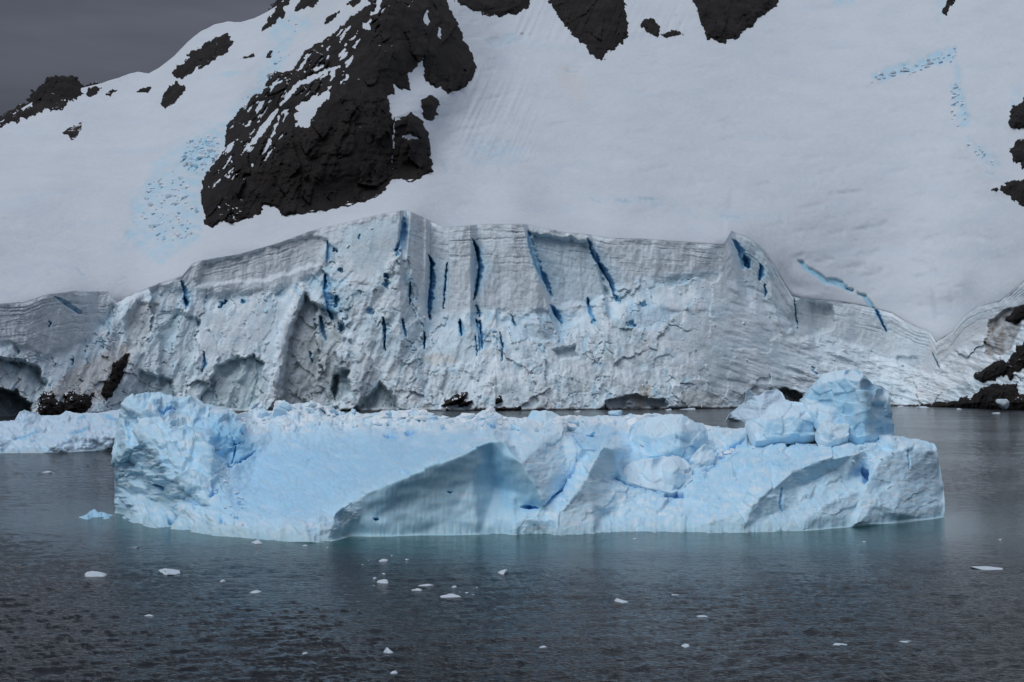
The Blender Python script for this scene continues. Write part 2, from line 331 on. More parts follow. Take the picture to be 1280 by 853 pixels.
# crevasses of the front: polyline, half width px, depth m, blueness
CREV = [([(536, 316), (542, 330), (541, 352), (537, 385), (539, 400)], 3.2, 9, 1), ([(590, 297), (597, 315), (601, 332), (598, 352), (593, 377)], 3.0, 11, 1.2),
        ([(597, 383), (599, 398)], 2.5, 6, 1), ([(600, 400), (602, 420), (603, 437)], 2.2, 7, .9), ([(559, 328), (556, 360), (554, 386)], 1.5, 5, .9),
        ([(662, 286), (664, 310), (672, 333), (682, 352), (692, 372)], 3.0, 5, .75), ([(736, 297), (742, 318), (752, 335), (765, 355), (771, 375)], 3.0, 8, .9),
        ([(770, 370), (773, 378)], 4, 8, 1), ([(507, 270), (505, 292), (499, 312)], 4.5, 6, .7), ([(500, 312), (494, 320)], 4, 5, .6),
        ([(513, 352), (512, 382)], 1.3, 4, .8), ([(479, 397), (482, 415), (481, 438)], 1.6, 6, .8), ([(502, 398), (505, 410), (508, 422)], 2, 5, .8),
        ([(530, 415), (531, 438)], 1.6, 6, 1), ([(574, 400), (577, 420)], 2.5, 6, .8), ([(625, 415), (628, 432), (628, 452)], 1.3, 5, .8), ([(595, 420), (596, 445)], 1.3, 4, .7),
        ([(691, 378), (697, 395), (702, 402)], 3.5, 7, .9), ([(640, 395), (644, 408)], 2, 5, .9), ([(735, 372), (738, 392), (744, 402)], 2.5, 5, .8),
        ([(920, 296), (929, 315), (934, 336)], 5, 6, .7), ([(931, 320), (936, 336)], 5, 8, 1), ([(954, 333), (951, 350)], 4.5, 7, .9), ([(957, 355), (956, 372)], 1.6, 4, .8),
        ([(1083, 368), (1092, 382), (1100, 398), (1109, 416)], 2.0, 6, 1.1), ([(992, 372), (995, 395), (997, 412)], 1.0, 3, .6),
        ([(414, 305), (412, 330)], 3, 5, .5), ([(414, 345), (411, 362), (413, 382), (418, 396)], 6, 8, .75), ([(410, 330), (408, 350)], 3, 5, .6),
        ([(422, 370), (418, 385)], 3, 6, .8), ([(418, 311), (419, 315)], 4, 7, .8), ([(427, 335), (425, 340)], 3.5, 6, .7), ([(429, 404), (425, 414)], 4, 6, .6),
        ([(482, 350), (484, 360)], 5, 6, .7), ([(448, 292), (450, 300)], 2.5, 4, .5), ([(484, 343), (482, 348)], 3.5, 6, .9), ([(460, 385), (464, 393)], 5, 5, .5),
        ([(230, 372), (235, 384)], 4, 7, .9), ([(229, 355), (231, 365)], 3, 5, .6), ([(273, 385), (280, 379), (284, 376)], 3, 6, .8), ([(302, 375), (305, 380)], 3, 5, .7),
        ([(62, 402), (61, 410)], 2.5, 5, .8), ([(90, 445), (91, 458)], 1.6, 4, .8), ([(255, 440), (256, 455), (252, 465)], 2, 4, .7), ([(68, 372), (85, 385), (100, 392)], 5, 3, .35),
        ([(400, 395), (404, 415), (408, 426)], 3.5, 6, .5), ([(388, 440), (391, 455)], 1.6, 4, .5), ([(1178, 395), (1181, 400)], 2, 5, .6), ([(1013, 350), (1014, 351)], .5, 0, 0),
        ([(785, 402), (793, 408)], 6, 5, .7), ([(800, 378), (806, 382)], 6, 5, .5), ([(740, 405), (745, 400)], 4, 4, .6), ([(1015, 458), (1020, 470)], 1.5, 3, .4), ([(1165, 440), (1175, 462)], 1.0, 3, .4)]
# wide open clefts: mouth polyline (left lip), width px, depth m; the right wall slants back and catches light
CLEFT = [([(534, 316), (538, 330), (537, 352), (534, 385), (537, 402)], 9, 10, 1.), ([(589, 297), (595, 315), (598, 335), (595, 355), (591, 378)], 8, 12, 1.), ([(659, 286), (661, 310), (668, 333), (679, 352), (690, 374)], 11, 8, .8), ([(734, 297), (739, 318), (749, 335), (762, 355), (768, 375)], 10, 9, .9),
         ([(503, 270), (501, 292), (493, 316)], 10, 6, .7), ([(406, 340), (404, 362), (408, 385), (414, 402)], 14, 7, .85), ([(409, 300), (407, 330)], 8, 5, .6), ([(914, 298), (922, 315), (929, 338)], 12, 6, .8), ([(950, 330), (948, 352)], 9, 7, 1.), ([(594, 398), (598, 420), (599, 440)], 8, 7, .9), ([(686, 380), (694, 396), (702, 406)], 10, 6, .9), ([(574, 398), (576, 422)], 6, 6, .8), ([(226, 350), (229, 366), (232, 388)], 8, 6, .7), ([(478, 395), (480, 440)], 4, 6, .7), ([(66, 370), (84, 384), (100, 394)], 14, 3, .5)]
# relief patches: polygon, depth m, feather px, albedo, weight
PATCH = [([(425, 350), (440, 340), (420, 370), (440, 400), (405, 400), (400, 350)], 1, 8, np.array([.45, .70, .88]), .5), ([(620, 400), (680, 385), (720, 395), (700, 430), (640, 425)], 1, 10, np.array([.50, .74, .90]), .55), ([(780, 385), (810, 375), (850, 390), (820, 415), (785, 410)], 1, 10, np.array([.46, .70, .88]), .55), ([(425, 285), (498, 270), (500, 300), (455, 300), (425, 320)], 0, 8, np.array([.62, .80, .90]), .6),
         ([(150, 380), (200, 385), (240, 400), (235, 430), (190, 440), (150, 420)], 0, 14, np.array([.60, .77, .86]), .5), ([(470, 400), (560, 395), (600, 430), (560, 470), (480, 450)], 0, 14, np.array([.60, .77, .87]), .45), ([(790, 348), (850, 340), (910, 338), (880, 352), (800, 365)], 0, 8, np.array([.55, .76, .90]), .5),
([(270, 458), (300, 446), (318, 445), (329, 455), (328, 475), (320, 500), (308, 514), (270, 512), (248, 500), (262, 480)], 5, 3, np.array([.46, .58, .62]), .8),
         ([(300, 449), (310, 447), (308, 470), (298, 478)], -1.5, 3, np.array([.45, .62, .68]), .5),
         ([(381, 367), (390, 378), (420, 392), (432, 410), (420, 440), (425, 470), (420, 500), (400, 516), (345, 514), (352, 490), (357, 440), (366, 408)], 5, 5, np.array([.38, .42, .43]), .8),
         ([(378, 355), (385, 365), (372, 395), (362, 420), (354, 470), (347, 505), (335, 512), (340, 470), (350, 410), (365, 380)], -4, 8, SNOW, .5),
         ([(418, 470), (428, 462), (436, 465), (438, 490), (420, 505), (412, 490)], 8, 5, np.array([.25, .33, .36]), .7),
         ([(455, 498), (475, 478), (490, 490), (500, 512), (440, 514)], 6, 6, np.array([.36, .44, .46]), .6),
         ([(-260, 450), (0, 447), (25, 448), (50, 460), (60, 480), (45, 500), (40, 530), (-260, 530)], 7, 8, np.array([.42, .50, .53]), .75),
         ([(-260, 488), (0, 484), (20, 490), (38, 505), (42, 516), (20, 530), (-260, 530)], 14, 6, np.array([.25, .31, .34]), .7),
         ([(960, 492), (985, 486), (1003, 492), (1010, 503), (1004, 512), (965, 512), (952, 500)], 9, 5, np.array([.16, .15, .14]), .8),
         ([(1120, 445), (1148, 447), (1152, 470), (1140, 490), (1125, 470)], 1.5, 4, np.array([.55, .66, .72]), .5),
         ([(690, 438), (720, 432), (722, 445), (700, 450)], 4, 4, np.array([.5, .55, .58]), .5),
         ([(663, 290), (700, 296), (735, 302), (750, 330), (762, 370), (740, 380), (695, 385), (675, 345)], 4, 8, np.array([.55, .72, .82]), .55),
         ([(985, 395), (1000, 372), (1040, 382), (1045, 402), (1040, 412), (1000, 428), (990, 420)], 4, 8, np.array([.50, .55, .58]), .5),
         ([(250, 330), (390, 292), (410, 300), (400, 330), (330, 352), (245, 358)], 2, 8, np.array([.64, .69, .73]), .5),
         ([(200, 410), (225, 385), (250, 400), (245, 470), (225, 500), (195, 505)], 3, 8, np.array([.50, .64, .70]), .5),
         ([(160, 500), (175, 462), (192, 468), (215, 475), (225, 512), (160, 516)], 4, 6, np.array([.46, .58, .62]), .5),
         ([(760, 500), (790, 493), (830, 500), (838, 512), (750, 513)], 5, 5, np.array([.40, .44, .46]), .5),
         ([(525, 445), (560, 440), (575, 452), (540, 458)], 0, 8, np.array([.62, .56, .46]), .5),
         ([(800, 478), (815, 483), (805, 512), (793, 512)], 0, 5, np.array([.52, .46, .36]), .6), ([(850, 488), (900, 492), (905, 512), (850, 512)], 0, 8, np.array([.56, .52, .44]), .4),
         ([(80, 470), (125, 445), (160, 430), (165, 450), (130, 500), (70, 515), (50, 500)], 0, 12, np.array([.55, .50, .44]), .55),
         ([(170, 375), (200, 380), (180, 440), (160, 440), (155, 400)], 2, 10, np.array([.56, .56, .54]), .5),
         ([(1170, 420), (1222, 400), (1255, 395), (1262, 440), (1225, 470), (1150, 503), (1130, 480)], 0, 14, np.array([.76, .79, .81]), .6),
         ([(1236, 400), (1262, 385), (1290, 380), (1262, 440), (1240, 445), (1228, 445)], 3, 8, np.array([.20, .18, .16]), .75),
         ([(1030, 470), (1100, 490), (1120, 505), (1010, 508)], 2, 8, np.array([.45, .44, .42]), .5)]
SMOOTH = [([(425, 290), (440, 282), (500, 270), (503, 300), (490, 330), (470, 345), (440, 355), (425, 350)], 6, .85), ([(250, 390), (300, 375), (375, 372), (362, 410), (352, 450), (346, 508), (335, 508), (336, 450), (300, 440), (270, 450), (250, 440)], 8, .7),
          ([(800, 370), (860, 350), (915, 350), (950, 365), (985, 405), (1000, 440), (960, 480), (880, 490), (820, 450)], 20, .55), ([(985, 385), (1040, 380), (1165, 420), (1150, 460), (1040, 430), (995, 430)], 12, .5), ([(160, 400), (210, 410), (215, 470), (170, 480)], 12, .5)]
def front(u0, u1, step=1.0, rows=250):
    us = np.arange(u0, u1 + step * .5, step)
    if u0 == -258: us = np.concatenate([np.arange(-900, -258, 6.), us])
    if u1 == 1538: us = np.concatenate([us, np.arange(1544, 2100, 6.)])
    U = np.repeat(us[:, None], rows, 1); T = np.linspace(0, 1, rows)[None, :]
    lip = pl(LIP, us) + 1.6 * fbm(us / 14, us * 0, 3, 5) + .9 * fbm(us / 3.5, us * 0, 2, 8); sh = shv(us)
    V = lip[:, None] * (1 - T) + sh[:, None] * T
    vl = lip[:, None]; vw = pl(WBASE, U) + 7 * fbm(U / 22, V / 30, 3, 3); vs = sh[:, None]
    Y = cliff_Y(U, V)
    hgt = (vs - V) / np.maximum(vs - vl, 1)
    wall = sstep(6, -6, V - vw)                                  # 1 on the clean broken wall
    rub = 1 - wall
    edge = sstep(0, 5, V - vl) * sstep(0, 4, vs - V)
    # wall sections set back from each other between the crevasses
    k = pl([(400, 0), (505, -9), (540, 0), (600, 0), (661, 29), (737, 33), (800, 10), (915, 20), (985, 20), (1100, 0)], U)
    uu = U - k * (V - 290) / 100
    g = pl([(400, 0), (498, -1), (506, 5), (511, -4), (533, -4), (538, 5), (560, 3), (562, 0), (588, -1), (596, 7), (603, 3), (625, 0), (640, -5), (656, -5), (662, 7), (700, 4), (733, 0), (738, 8), (765, 6), (850, 3), (908, -1), (918, 8), (938, 3), (950, -5), (990, -3), (1000, 4), (1040, -2), (1110, 0)], uu)
    Y = Y + g * sstep(2.2, .6, (V - vw) / 18) * .9
    # strata
    d = (V - vl) + 3.5 * fbm(U / 60, V / 30, 3, 11) + .03 * (U - 600) * sstep(600, 400, U)
    sec = np.searchsorted([430, 506, 540, 560, 597, 662, 737, 915, 985, 1060, 1110], uu); d = d + 7 * _hash(sec, sec * 0, 5)
    s1 = fbm(d * .24 + .8 * fbm(U / 90, V / 20, 3, 19), U / 180, 3, 21, gain=.7); s2 = fbm(d * .8, U / 70, 2, 27)
    strat = s1 * .7 + s2 * .5
    sf = .22 + .78 * sstep(60, 12, V - vl + 10 * fbm(U / 40, V * 0, 3, 29)); strat = strat * sf * np.clip(.55 + 1.4 * fbm(U / 45, V / 12, 3, 30), .1, 1.2)
    Y = Y + wall * edge * (.55 * strat + .35 * sf * sstep(.1, .5, s1))
    Y = Y + wall * edge * (2.0 * fbm(U / 22, V / 70, 4, 31)  + .35 * fbm(U / 4, V / 7, 3, 35))
    # broken rubble apron: blocks of several sizes, drawn out downhill
    wx = 5 * fbm(U / 16, V / 16, 3, 41); wy = 5 * fbm(U / 16, V / 16, 3, 43)
    zone = sstep(930, 860, U)                                     # right of this the apron is smoother, sweeping snow-ice
    f0, e0 = facets((U + 1.5 * wx) / 46, (V + 1.5 * wy) / 60, 44, .9); f1, e1 = facets((U + wx) / 24, (V + wy) / 32, 45, .9); f2, e2 = facets((U + wx) / 10, (V + wy) / 13, 47, .9); f3, e3 = facets((U + .6 * wx) / 4.5, (V + .6 * wy) / 5, 49, 1.0)
    rg = fbm((U - .35 * V * np.sign(U - 620)) / 26 + wx * .03, V / 90, 4, 51)
    chaos = sstep(-.15, .4, fbm(U / 55, V / 40, 3, 55) + .08)
    calm = .08 + .92 * chaos * (.55 + .45 * zone)
    fb, eb = facets((U + 2.2 * wx + .12 * V) / 38, (V + 2.5 * wy) / 105, 46, .8); tall = sstep(470, 400, U) + .4 * sstep(470, 560, U) * zone
    rel = 1.7 * f0 + 3.6 * fb * tall + 1.3 * f1 * calm + .6 * f2 * calm + .3 * f3 * calm + 3.6 * rg + 1.2 * fbm(U / 14, V / 18, 5, 58, gain=.5)
    rel = rel + 2.5 * (1 - zone) * fbm((U + 1.2 * V) / 40, (V - .35 * U) / 9, 4, 60)
    for poly, fe, q in SMOOTH:
        k = cols(us, poly, 30)
        if k.stop <= k.start: continue
        m = 1 - q * sstep(-fe, fe, poly_sd(U[k], V[k], poly) + 6 * fbm(U[k] / 12, V[k] / 12, 3, 85)); rel[k] *= m; calm[k] *= m
    gap = sstep(.07, 0, e2) * calm * sstep(.0, .35, fbm(U / 20, V / 20, 2, 59))
    Y = Y - rub * edge * rel * .82 + rub * edge * gap * 1.4
    C = np.broadcast_to(np.array([.82, .92, .98]), U.shape + (3,)).copy()
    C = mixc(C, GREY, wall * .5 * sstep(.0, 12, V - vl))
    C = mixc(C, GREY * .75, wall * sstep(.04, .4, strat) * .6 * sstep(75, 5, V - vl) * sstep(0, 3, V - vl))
    C = mixc(C, np.array([.70, .85, .93]), rub * sstep(-.3, .4, fbm(U / 40, V / 30, 3, 61)) * .8)
    C = mixc(C, BLUE1 * .95, rub * sstep(.02, .4, fbm(U / 11, V / 18, 4, 63) + .16 * sstep(80, 0, V - vw) * zone) * .85 * (.3 + .7 * zone) * np.clip(calm + .3, 0, 1))
    C = mixc(C, np.array([.60, .73, .79]), rub * sstep(0, .4, fbm(U / 26, V / 34, 4, 65)) * .6 * sstep(70, 20, vs - V + 20 * fbm(U / 30, V * 0, 2, 66)))
    C = mixc(C, BLUE2, rub * gap * .6)
    C = mixc(C, DIRT, sstep(.15, .6, fbm(U / 30, V / 12, 4, 67)) * sstep(26, 4, vs - V) * .45)
    # light blue fractured shoulder between the pale snow bench and the wall
    Y = Y + 0
    for poly, dep, fe, col, wt in PATCH:
        k = cols(us, poly, 30)
        if k.stop <= k.start: continue
        u_, v_ = U[k], V[k]
        sd = poly_sd(u_, v_, poly) + 5.0 * fbm(u_ / 12, v_ / 12, 4, int(abs(poly[0][0])) + 71)
        m = sstep(-1.5, fe * .6, sd)
        Y[k] += m * dep; C[k] = mixc(C[k], col * 1.08, np.clip(sstep(-1.5, 1.5, sd) * wt * (.8 + .9 * fbm(u_ / 8, v_ / 8, 4, 73)), 0, 1))
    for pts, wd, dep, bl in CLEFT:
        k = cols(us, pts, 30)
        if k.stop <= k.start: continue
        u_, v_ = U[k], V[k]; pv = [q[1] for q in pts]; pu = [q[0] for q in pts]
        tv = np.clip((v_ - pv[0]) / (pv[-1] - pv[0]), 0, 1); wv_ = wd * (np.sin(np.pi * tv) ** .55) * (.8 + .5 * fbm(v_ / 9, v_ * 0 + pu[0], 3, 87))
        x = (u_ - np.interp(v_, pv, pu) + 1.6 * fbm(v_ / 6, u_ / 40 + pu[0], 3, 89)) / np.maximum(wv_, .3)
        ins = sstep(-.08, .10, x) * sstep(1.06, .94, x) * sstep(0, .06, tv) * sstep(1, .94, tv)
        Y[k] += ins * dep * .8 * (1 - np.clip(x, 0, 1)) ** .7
        c_ = mixc(C[k], BLUE1, np.clip(sstep(4.2, .9, x + .8 * fbm(u_ / 6, v_ / 12, 3, 91)) * sstep(-1.2, 0, x) * sstep(0, .15, tv) * sstep(1, .8, tv) * bl * .65, 0, 1)); c_ = mixc(c_, BLUE2, ins * bl * .85); C[k] = mixc(c_, BLUE3, ins * bl * sstep(.45, .1, x) * .9)  # blue ice; shaded left side painted darker, lit right wall paler
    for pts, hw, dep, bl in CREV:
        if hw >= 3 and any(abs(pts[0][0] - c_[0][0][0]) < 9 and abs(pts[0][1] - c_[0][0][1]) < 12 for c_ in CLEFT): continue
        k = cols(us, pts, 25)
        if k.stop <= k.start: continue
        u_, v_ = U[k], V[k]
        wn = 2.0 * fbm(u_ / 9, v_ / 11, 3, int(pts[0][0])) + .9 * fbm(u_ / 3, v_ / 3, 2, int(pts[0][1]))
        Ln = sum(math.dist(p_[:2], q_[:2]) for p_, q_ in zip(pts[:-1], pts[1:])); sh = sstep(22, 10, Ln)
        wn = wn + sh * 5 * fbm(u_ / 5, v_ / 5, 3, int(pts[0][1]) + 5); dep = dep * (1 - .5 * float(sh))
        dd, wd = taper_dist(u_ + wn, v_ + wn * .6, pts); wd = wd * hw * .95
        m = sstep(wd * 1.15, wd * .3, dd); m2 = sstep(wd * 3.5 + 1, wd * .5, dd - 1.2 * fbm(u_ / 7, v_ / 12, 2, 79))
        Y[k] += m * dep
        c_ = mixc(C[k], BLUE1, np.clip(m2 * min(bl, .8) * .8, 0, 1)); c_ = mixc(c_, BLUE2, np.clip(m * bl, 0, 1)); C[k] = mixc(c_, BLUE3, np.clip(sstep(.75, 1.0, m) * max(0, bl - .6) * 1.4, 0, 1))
    C = mixc(C, np.array([.07, .07, .075]), sstep(3.0, 1.2, vs - V + 1.5 * fbm(U / 8, U * 0, 3, 75)) * .95)   # shade of the undercut at the tide line, painted as a dark strip
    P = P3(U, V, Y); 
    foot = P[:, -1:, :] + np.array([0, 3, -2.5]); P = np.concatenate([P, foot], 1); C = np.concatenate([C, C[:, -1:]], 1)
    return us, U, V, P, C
for (u0, u1, nm, lab) in [(-258, 148, 'ice_cliff', 'low grey blue ice cliff with a dark cave, left end of the glacier front'),
                          (148, 988, 'ice_cliff', 'tall banded glacier ice cliff split by deep blue crevasses above broken ice rubble'),
                          (988, 1168, 'ice_cliff', 'lower layered grey ice cliff stepping down right of the tall crevassed wall'),
                          (1168, 1538, 'ice_cliff', 'dirty brown stained ice bank above the black shore rocks at the right')]:
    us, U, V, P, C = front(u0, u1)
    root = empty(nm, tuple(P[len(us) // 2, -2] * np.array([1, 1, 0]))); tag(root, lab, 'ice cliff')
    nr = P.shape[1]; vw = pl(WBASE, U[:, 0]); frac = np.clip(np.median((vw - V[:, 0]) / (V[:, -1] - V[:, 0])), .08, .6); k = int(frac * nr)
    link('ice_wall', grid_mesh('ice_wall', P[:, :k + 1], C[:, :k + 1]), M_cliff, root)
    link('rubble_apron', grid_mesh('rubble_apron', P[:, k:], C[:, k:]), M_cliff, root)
    r_ = np.random.default_rng(int(u0) + 900)
    for _ in range({-258: 14, 148: 230, 988: 20, 1168: 8}[u0]):
        i = int(r_.integers(4, len(us) - 4)); lo = float(pl(WBASE, us[i])); vt = lo + (shv(us[i]) - lo) * (r_.random() ** 1.7 if r_.random() < .75 else r_.uniform(.8, 1.0))
        j = int(np.clip(np.searchsorted(V[i], vt), 2, V.shape[1] - 3)); px = 2.2 + 4.5 * r_.random() ** 2.5; sc = px / F * P[i, j, 1] / 1.4
        vv, ff = chunk(r_, (sc * r_.uniform(.8, 1.3), sc, sc * r_.uniform(.7, 1.3)), 9, 2)
        cc = [(.80, .87, .91), (.66, .79, .86), (.52, .74, .88)][int(r_.choice(3, p=[.55, .33, .12]))]
        link('ice_boulder', cmesh('ice_boulder', vv + P[i, j] + np.array([0, .1 * sc, .0]), ff, cc), M_cliff, root)

# snow slope
RIDGE = [(-260, 225), (-60, 176), (0, 153), (20, 140), (45, 125), (60, 118), (95, 112), (120, 106), (140, 100), (160, 93), (172, 90), (186, 92), (200, 84), (218, 70), (235, 52), (250, 40), (268, 31), (285, 27), (300, 28), (318, 23), (332, 16), (345, 8), (362, -6), (400, -45), (470, -110), (600, -190), (900, -260), (1200, -330), (1540, -420)]
pts = [(u, float(pl(LIP, u)), float(lipY(u))) for u in list(range(-260, 1541, 30)) + [512, 555, 735, 905, 914, 962, 990, 1163]]
pts += [(u, float(pl(LIP, u)) + 30, float(lipY(u)) + 6) for u in range(-260, 1541, 40)]
pts += [(-260, 330, 480), (0, 330, 510), (0, 270, 600), (0, 215, 720), (-100, 200, 760), (-260, 228, 800), (0, 152, 860), (60, 117, 900), (100, 200, 740), (100, 300, 590), (170, 92, 950), (180, 150, 850), (180, 230, 690), (180, 300, 600), (240, 270, 590), (245, 330, 520), (235, 200, 700), (250, 110, 850), (262, 33, 1000), (300, 28, 1010), (320, 20, 1010), (350, 0, 1020), (300, 130, 780), (330, 60, 900), (375, 20, 950), (400, -45, 1100),
        (256, 278, 575), (286, 275, 570), (330, 262, 585), (355, 269, 582), (427, 261, 592), (473, 246, 605), (490, 228, 622), (540, 216, 640), (380, 150, 610), (300, 190, 620), (275, 220, 600), (330, 110, 690), (371, 95, 690), (427, 32, 760), (480, 0, 740), (470, 100, 650), (480, 160, 625), (440, 200, 600), (530, 170, 640), (515, 142, 650), (500, 110, 680), (515, 95, 705), (530, 50, 730), (585, 100, 745), (565, 30, 800), (560, -10, 850), (550, 160, 700), (600, 150, 735), (600, 180, 700), (640, 185, 705),
        (600, 240, 640), (700, 250, 660), (640, 120, 780), (640, 60, 850), (660, 20, 900), (610, -20, 930), (740, 80, 830), (740, 20, 880), (790, 45, 870), (830, 40, 870), (885, 55, 860), (890, 10, 900), (800, 150, 760), (850, 240, 690), (950, 280, 660), (950, 150, 780), (1000, 60, 880), (1000, -30, 1000), (1100, 100, 830), (1100, 200, 750), (1080, 320, 690), (1190, 70, 850), (1200, 180, 760), (1180, 300, 700), (1190, 380, 665), (1250, 300, 640), (1260, 150, 720), (1280, 240, 640), (1290, 60, 780), (1400, 200, 600), (1540, 100, 560), (1540, 250, 500), (1200, -50, 950), (1400, -100, 850), (1540, -420, 1100), (1200, -330, 1300), (900, -260, 1350), (600, -190, 1300), (470, -110, 1200), (700, -60, 1020)]
SFa = Field(pts, (-262, 1542, -425, 560), 4.0, 13.0); SFb = Field(pts, (-262, 1542, -425, 560), 4.0, 38.0)
def SF(U, V):
    wb = np.clip(sstep(560, 720, U + .25 * V) * sstep(8, 60, pl(LIP, U) - V) * .95, 0, 1)
    return 1 / ((1 - wb) / SFa(U, V) + wb / SFb(U, V))
FT = [([(345, 15), (372, 20), (362, 60), (352, 95), (328, 120), (305, 150), (285, 180), (262, 210), (248, 260), (255, 290), (205, 330), (160, 300), (165, 250), (190, 205), (220, 180), (265, 160), (300, 130), (318, 110), (330, 80)], 8, 2.6, .75),
      ([(1090, 95), (1110, 83), (1150, 75), (1175, 62), (1195, 60), (1194, 78), (1160, 84), (1118, 97), (1100, 105)], 3, 3.0, 1.2), ([(1188, 108), (1196, 75), (1205, 120), (1212, 158), (1200, 160)], 3, 3, 1.1), ([(1206, 170), (1240, 190), (1255, 208), (1240, 212), (1212, 185)], 3, 2, .5),
      ([(700, 238), (740, 242), (830, 245), (870, 268), (940, 265), (990, 268), (960, 278), (920, 282), (880, 276), (800, 258), (735, 252)], 7, .8, .25),
      ([(575, 200), (585, 175), (605, 168), (640, 172), (660, 190), (640, 205), (600, 210)], 6, 1.5, .35), ([(555, 205), (572, 212), (560, 214), (548, 210)], 3, 1.5, .5), ([(608, 50), (640, 40), (668, 44), (640, 55), (615, 62)], 3, 2.5, .45), ([(640, 50), (728, 60), (730, 65), (650, 58)], 3, 1.5, .3),
      ([(225, 200), (245, 172), (268, 175), (270, 200), (240, 215)], 4, 5, 1.2), ([(180, 235), (185, 225), (205, 228), (200, 245), (185, 248)], 4, 2, .6), ([(265, 93), (290, 88), (312, 90), (290, 97), (262, 98)], 3, 1.5, .5), ([(372, 25), (384, 20), (390, 30), (384, 42), (375, 38)], 3, 2, .8), ([(1040, -10), (1080, -5), (1060, 6), (1042, 6)], 3, 1.5, .9), ([(1165, 15), (1180, -10), (1190, 0), (1172, 28)], 3, 2, .6),
      ([(0, 250), (60, 240), (88, 238), (90, 243), (40, 248), (0, 256)], 3, .8, .3), ([(150, 185), (200, 183), (200, 190), (160, 192)], 3, .5, .2), ([(1265, 110), (1275, 105), (1278, 130), (1262, 135)], 3, 1.5, .5)]
def slope_Y(U, V):
    Y = SF(U, V); dl = pl(LIP, U) - V
    up = sstep(2, 30, dl)
    Y = Y + up * (3.2 * fbm(U / 130, V / 60, 2, 101) + .9 * fbm(U / 50, (V + .25 * U) / 22, 3, 103) + .30 * fbm((U - .5 * V) / 16, (V + .3 * U) / 3.2, 4, 105) + 1.3 * sstep(.12, .5, fbm((U - V) / 60, (V + .2 * U) / 16, 4, 106)))
    col = sstep(560, 600, U) * sstep(690, 640, U) * sstep(60, 110, V) * sstep(215, 180, V) + sstep(640, 650, U) * sstep(860, 850, U) * sstep(60, 40, V)
    Y = Y + col * 1.5 * perlin((U + (V - 150) * .45) / 3.2, V / 90, 107)
    ly = lipY(U); k_ = sstep(-34, -6, V - pl(LIP, U)); Y = Y * (1 - k_) + np.maximum(Y, ly + .3 + .35 * np.clip(pl(LIP, U) - V, 0, 40)) * k_
    return Y + 1.1 * np.clip(V - pl(LIP, U) - .5, 0, 30)
us = np.concatenate([np.arange(-900, -258, 6.), np.arange(-258, 1539, 2.0), np.arange(1544, 2100, 6.)]); rows = 280; T = np.linspace(0, 1, rows)[None, :]
U = np.repeat(us[:, None], rows, 1); top = pl(RIDGE, us) + .8 * fbm(us / 12, us * 0, 3, 111) * sstep(400, 300, us); bot = pl(LIP, us) + 12
V = top[:, None] * (1 - T ** .85) + bot[:, None] * T ** .85
def slope_detail(U, V):
    Y = slope_Y(U, V); C = np.broadcast_to(SNOW, U.shape + (3,)).copy()
    C = mixc(C, SNOW * np.array([.90, .95, 1.0]), sstep(-.1, .5, fbm(U / 60, V / 18, 4, 113)) * .5)
    for poly, fe, amp, bl in FT:
        k = cols(us, poly, 25)
        if k.stop <= k.start: continue
        u_, v_ = U[k], V[k]; big = 2.0 if fe > 7 and amp > 2 else 1.0
        sd = poly_sd(u_, v_, poly) + fe * 1.6 * fbm(u_ / (fe * 3), v_ / (fe * 3), 4, 115)
        m = sstep(-fe * .8, fe * .9, sd)
        f1, e1 = facets((u_ + .5 * v_) / 8, (v_ + .4 * u_) / 5, 117); f2, e2 = facets(u_ / 3.5, v_ / 2.6, 119)
        r = .55 * ((f1 * .5 + .15 * f2) / big) + .75 * ridged((u_ + .5 * v_) / 20 + .5 * fbm(u_ / 12, v_ / 9, 3, 122), (v_ - .25 * u_) / 9, 3, 121) - .25
        Y[k] += -m * amp * r + m * amp * .6
        c_ = mixc(C[k], np.array([.42, .66, .80]), m * np.clip(bl * (.35 + 1.0 * fbm(u_ / 14, v_ / 8, 4, 123) + .2), 0, 1)); C[k] = mixc(c_, BLUE2, m * min(bl, 1) * sstep(-.45, -1.2, r) * (.2 if big > 1 else .4))
    C = mixc(C, np.array([.70, .60, .50]), sstep(14, 2, seg_dist(U, V, [(705, 92), (714, 100), (722, 112)], 1, .6) + 8 * fbm(U / 6, V / 6, 3, 125)) * .18)
    for pts_, hw in [([(998, 325), (1008, 336), (1022, 344), (1032, 352), (1044, 356)], 4.2), ([(1036, 348), (1050, 355), (1060, 362)], 4.5), ([(1058, 361), (1068, 365)], 2.6), ([(1070, 366), (1080, 370), (1088, 381), (1096, 394)], 3.2)]:
        k = cols(us, pts_, 25); dd, wd = taper_dist(U[k], V[k] + 1.5 * fbm(U[k] / 7, V[k] / 7, 3, 127), pts_); m = sstep(hw * wd * 1.1, hw * wd * .5, dd); Y[k] += m * 2.5; C[k] = mixc(C[k], np.array([.34, .66, .84]), m * .85)
    for p_ in [[(97, 336), (101, 340)], [(103, 343), (106, 344)], [(1232, 216), (1242, 218)], [(708, 89), (722, 90)], [(844, 19), (846, 20)], [(770, 250), (790, 253)], [(740, 250), (750, 253)], [(800, 248), (818, 250)], [(902, 270), (925, 272)]]:
        k = cols(us, p_, 12); dd = seg_dist(U[k], V[k], p_) + 1.5 * fbm(U[k] / 4, V[k] / 3, 2, 129); m = sstep(1.8, .4, dd); Y[k] += m * 1.2; C[k] = mixc(C[k], BLUE1 * .8, m * .6)
    return Y, C
Y, C = slope_detail(U, V)
P = P3(U, V, Y)
back = [P[:, :1] + np.array([0, dy, dz]) for dy, dz in ((600, -500), (60, -45), (15, -7), (4, -.6))]
P = np.concatenate(back + [P], 1); C = np.concatenate([C[:, :1]] * 4 + [C], 1)
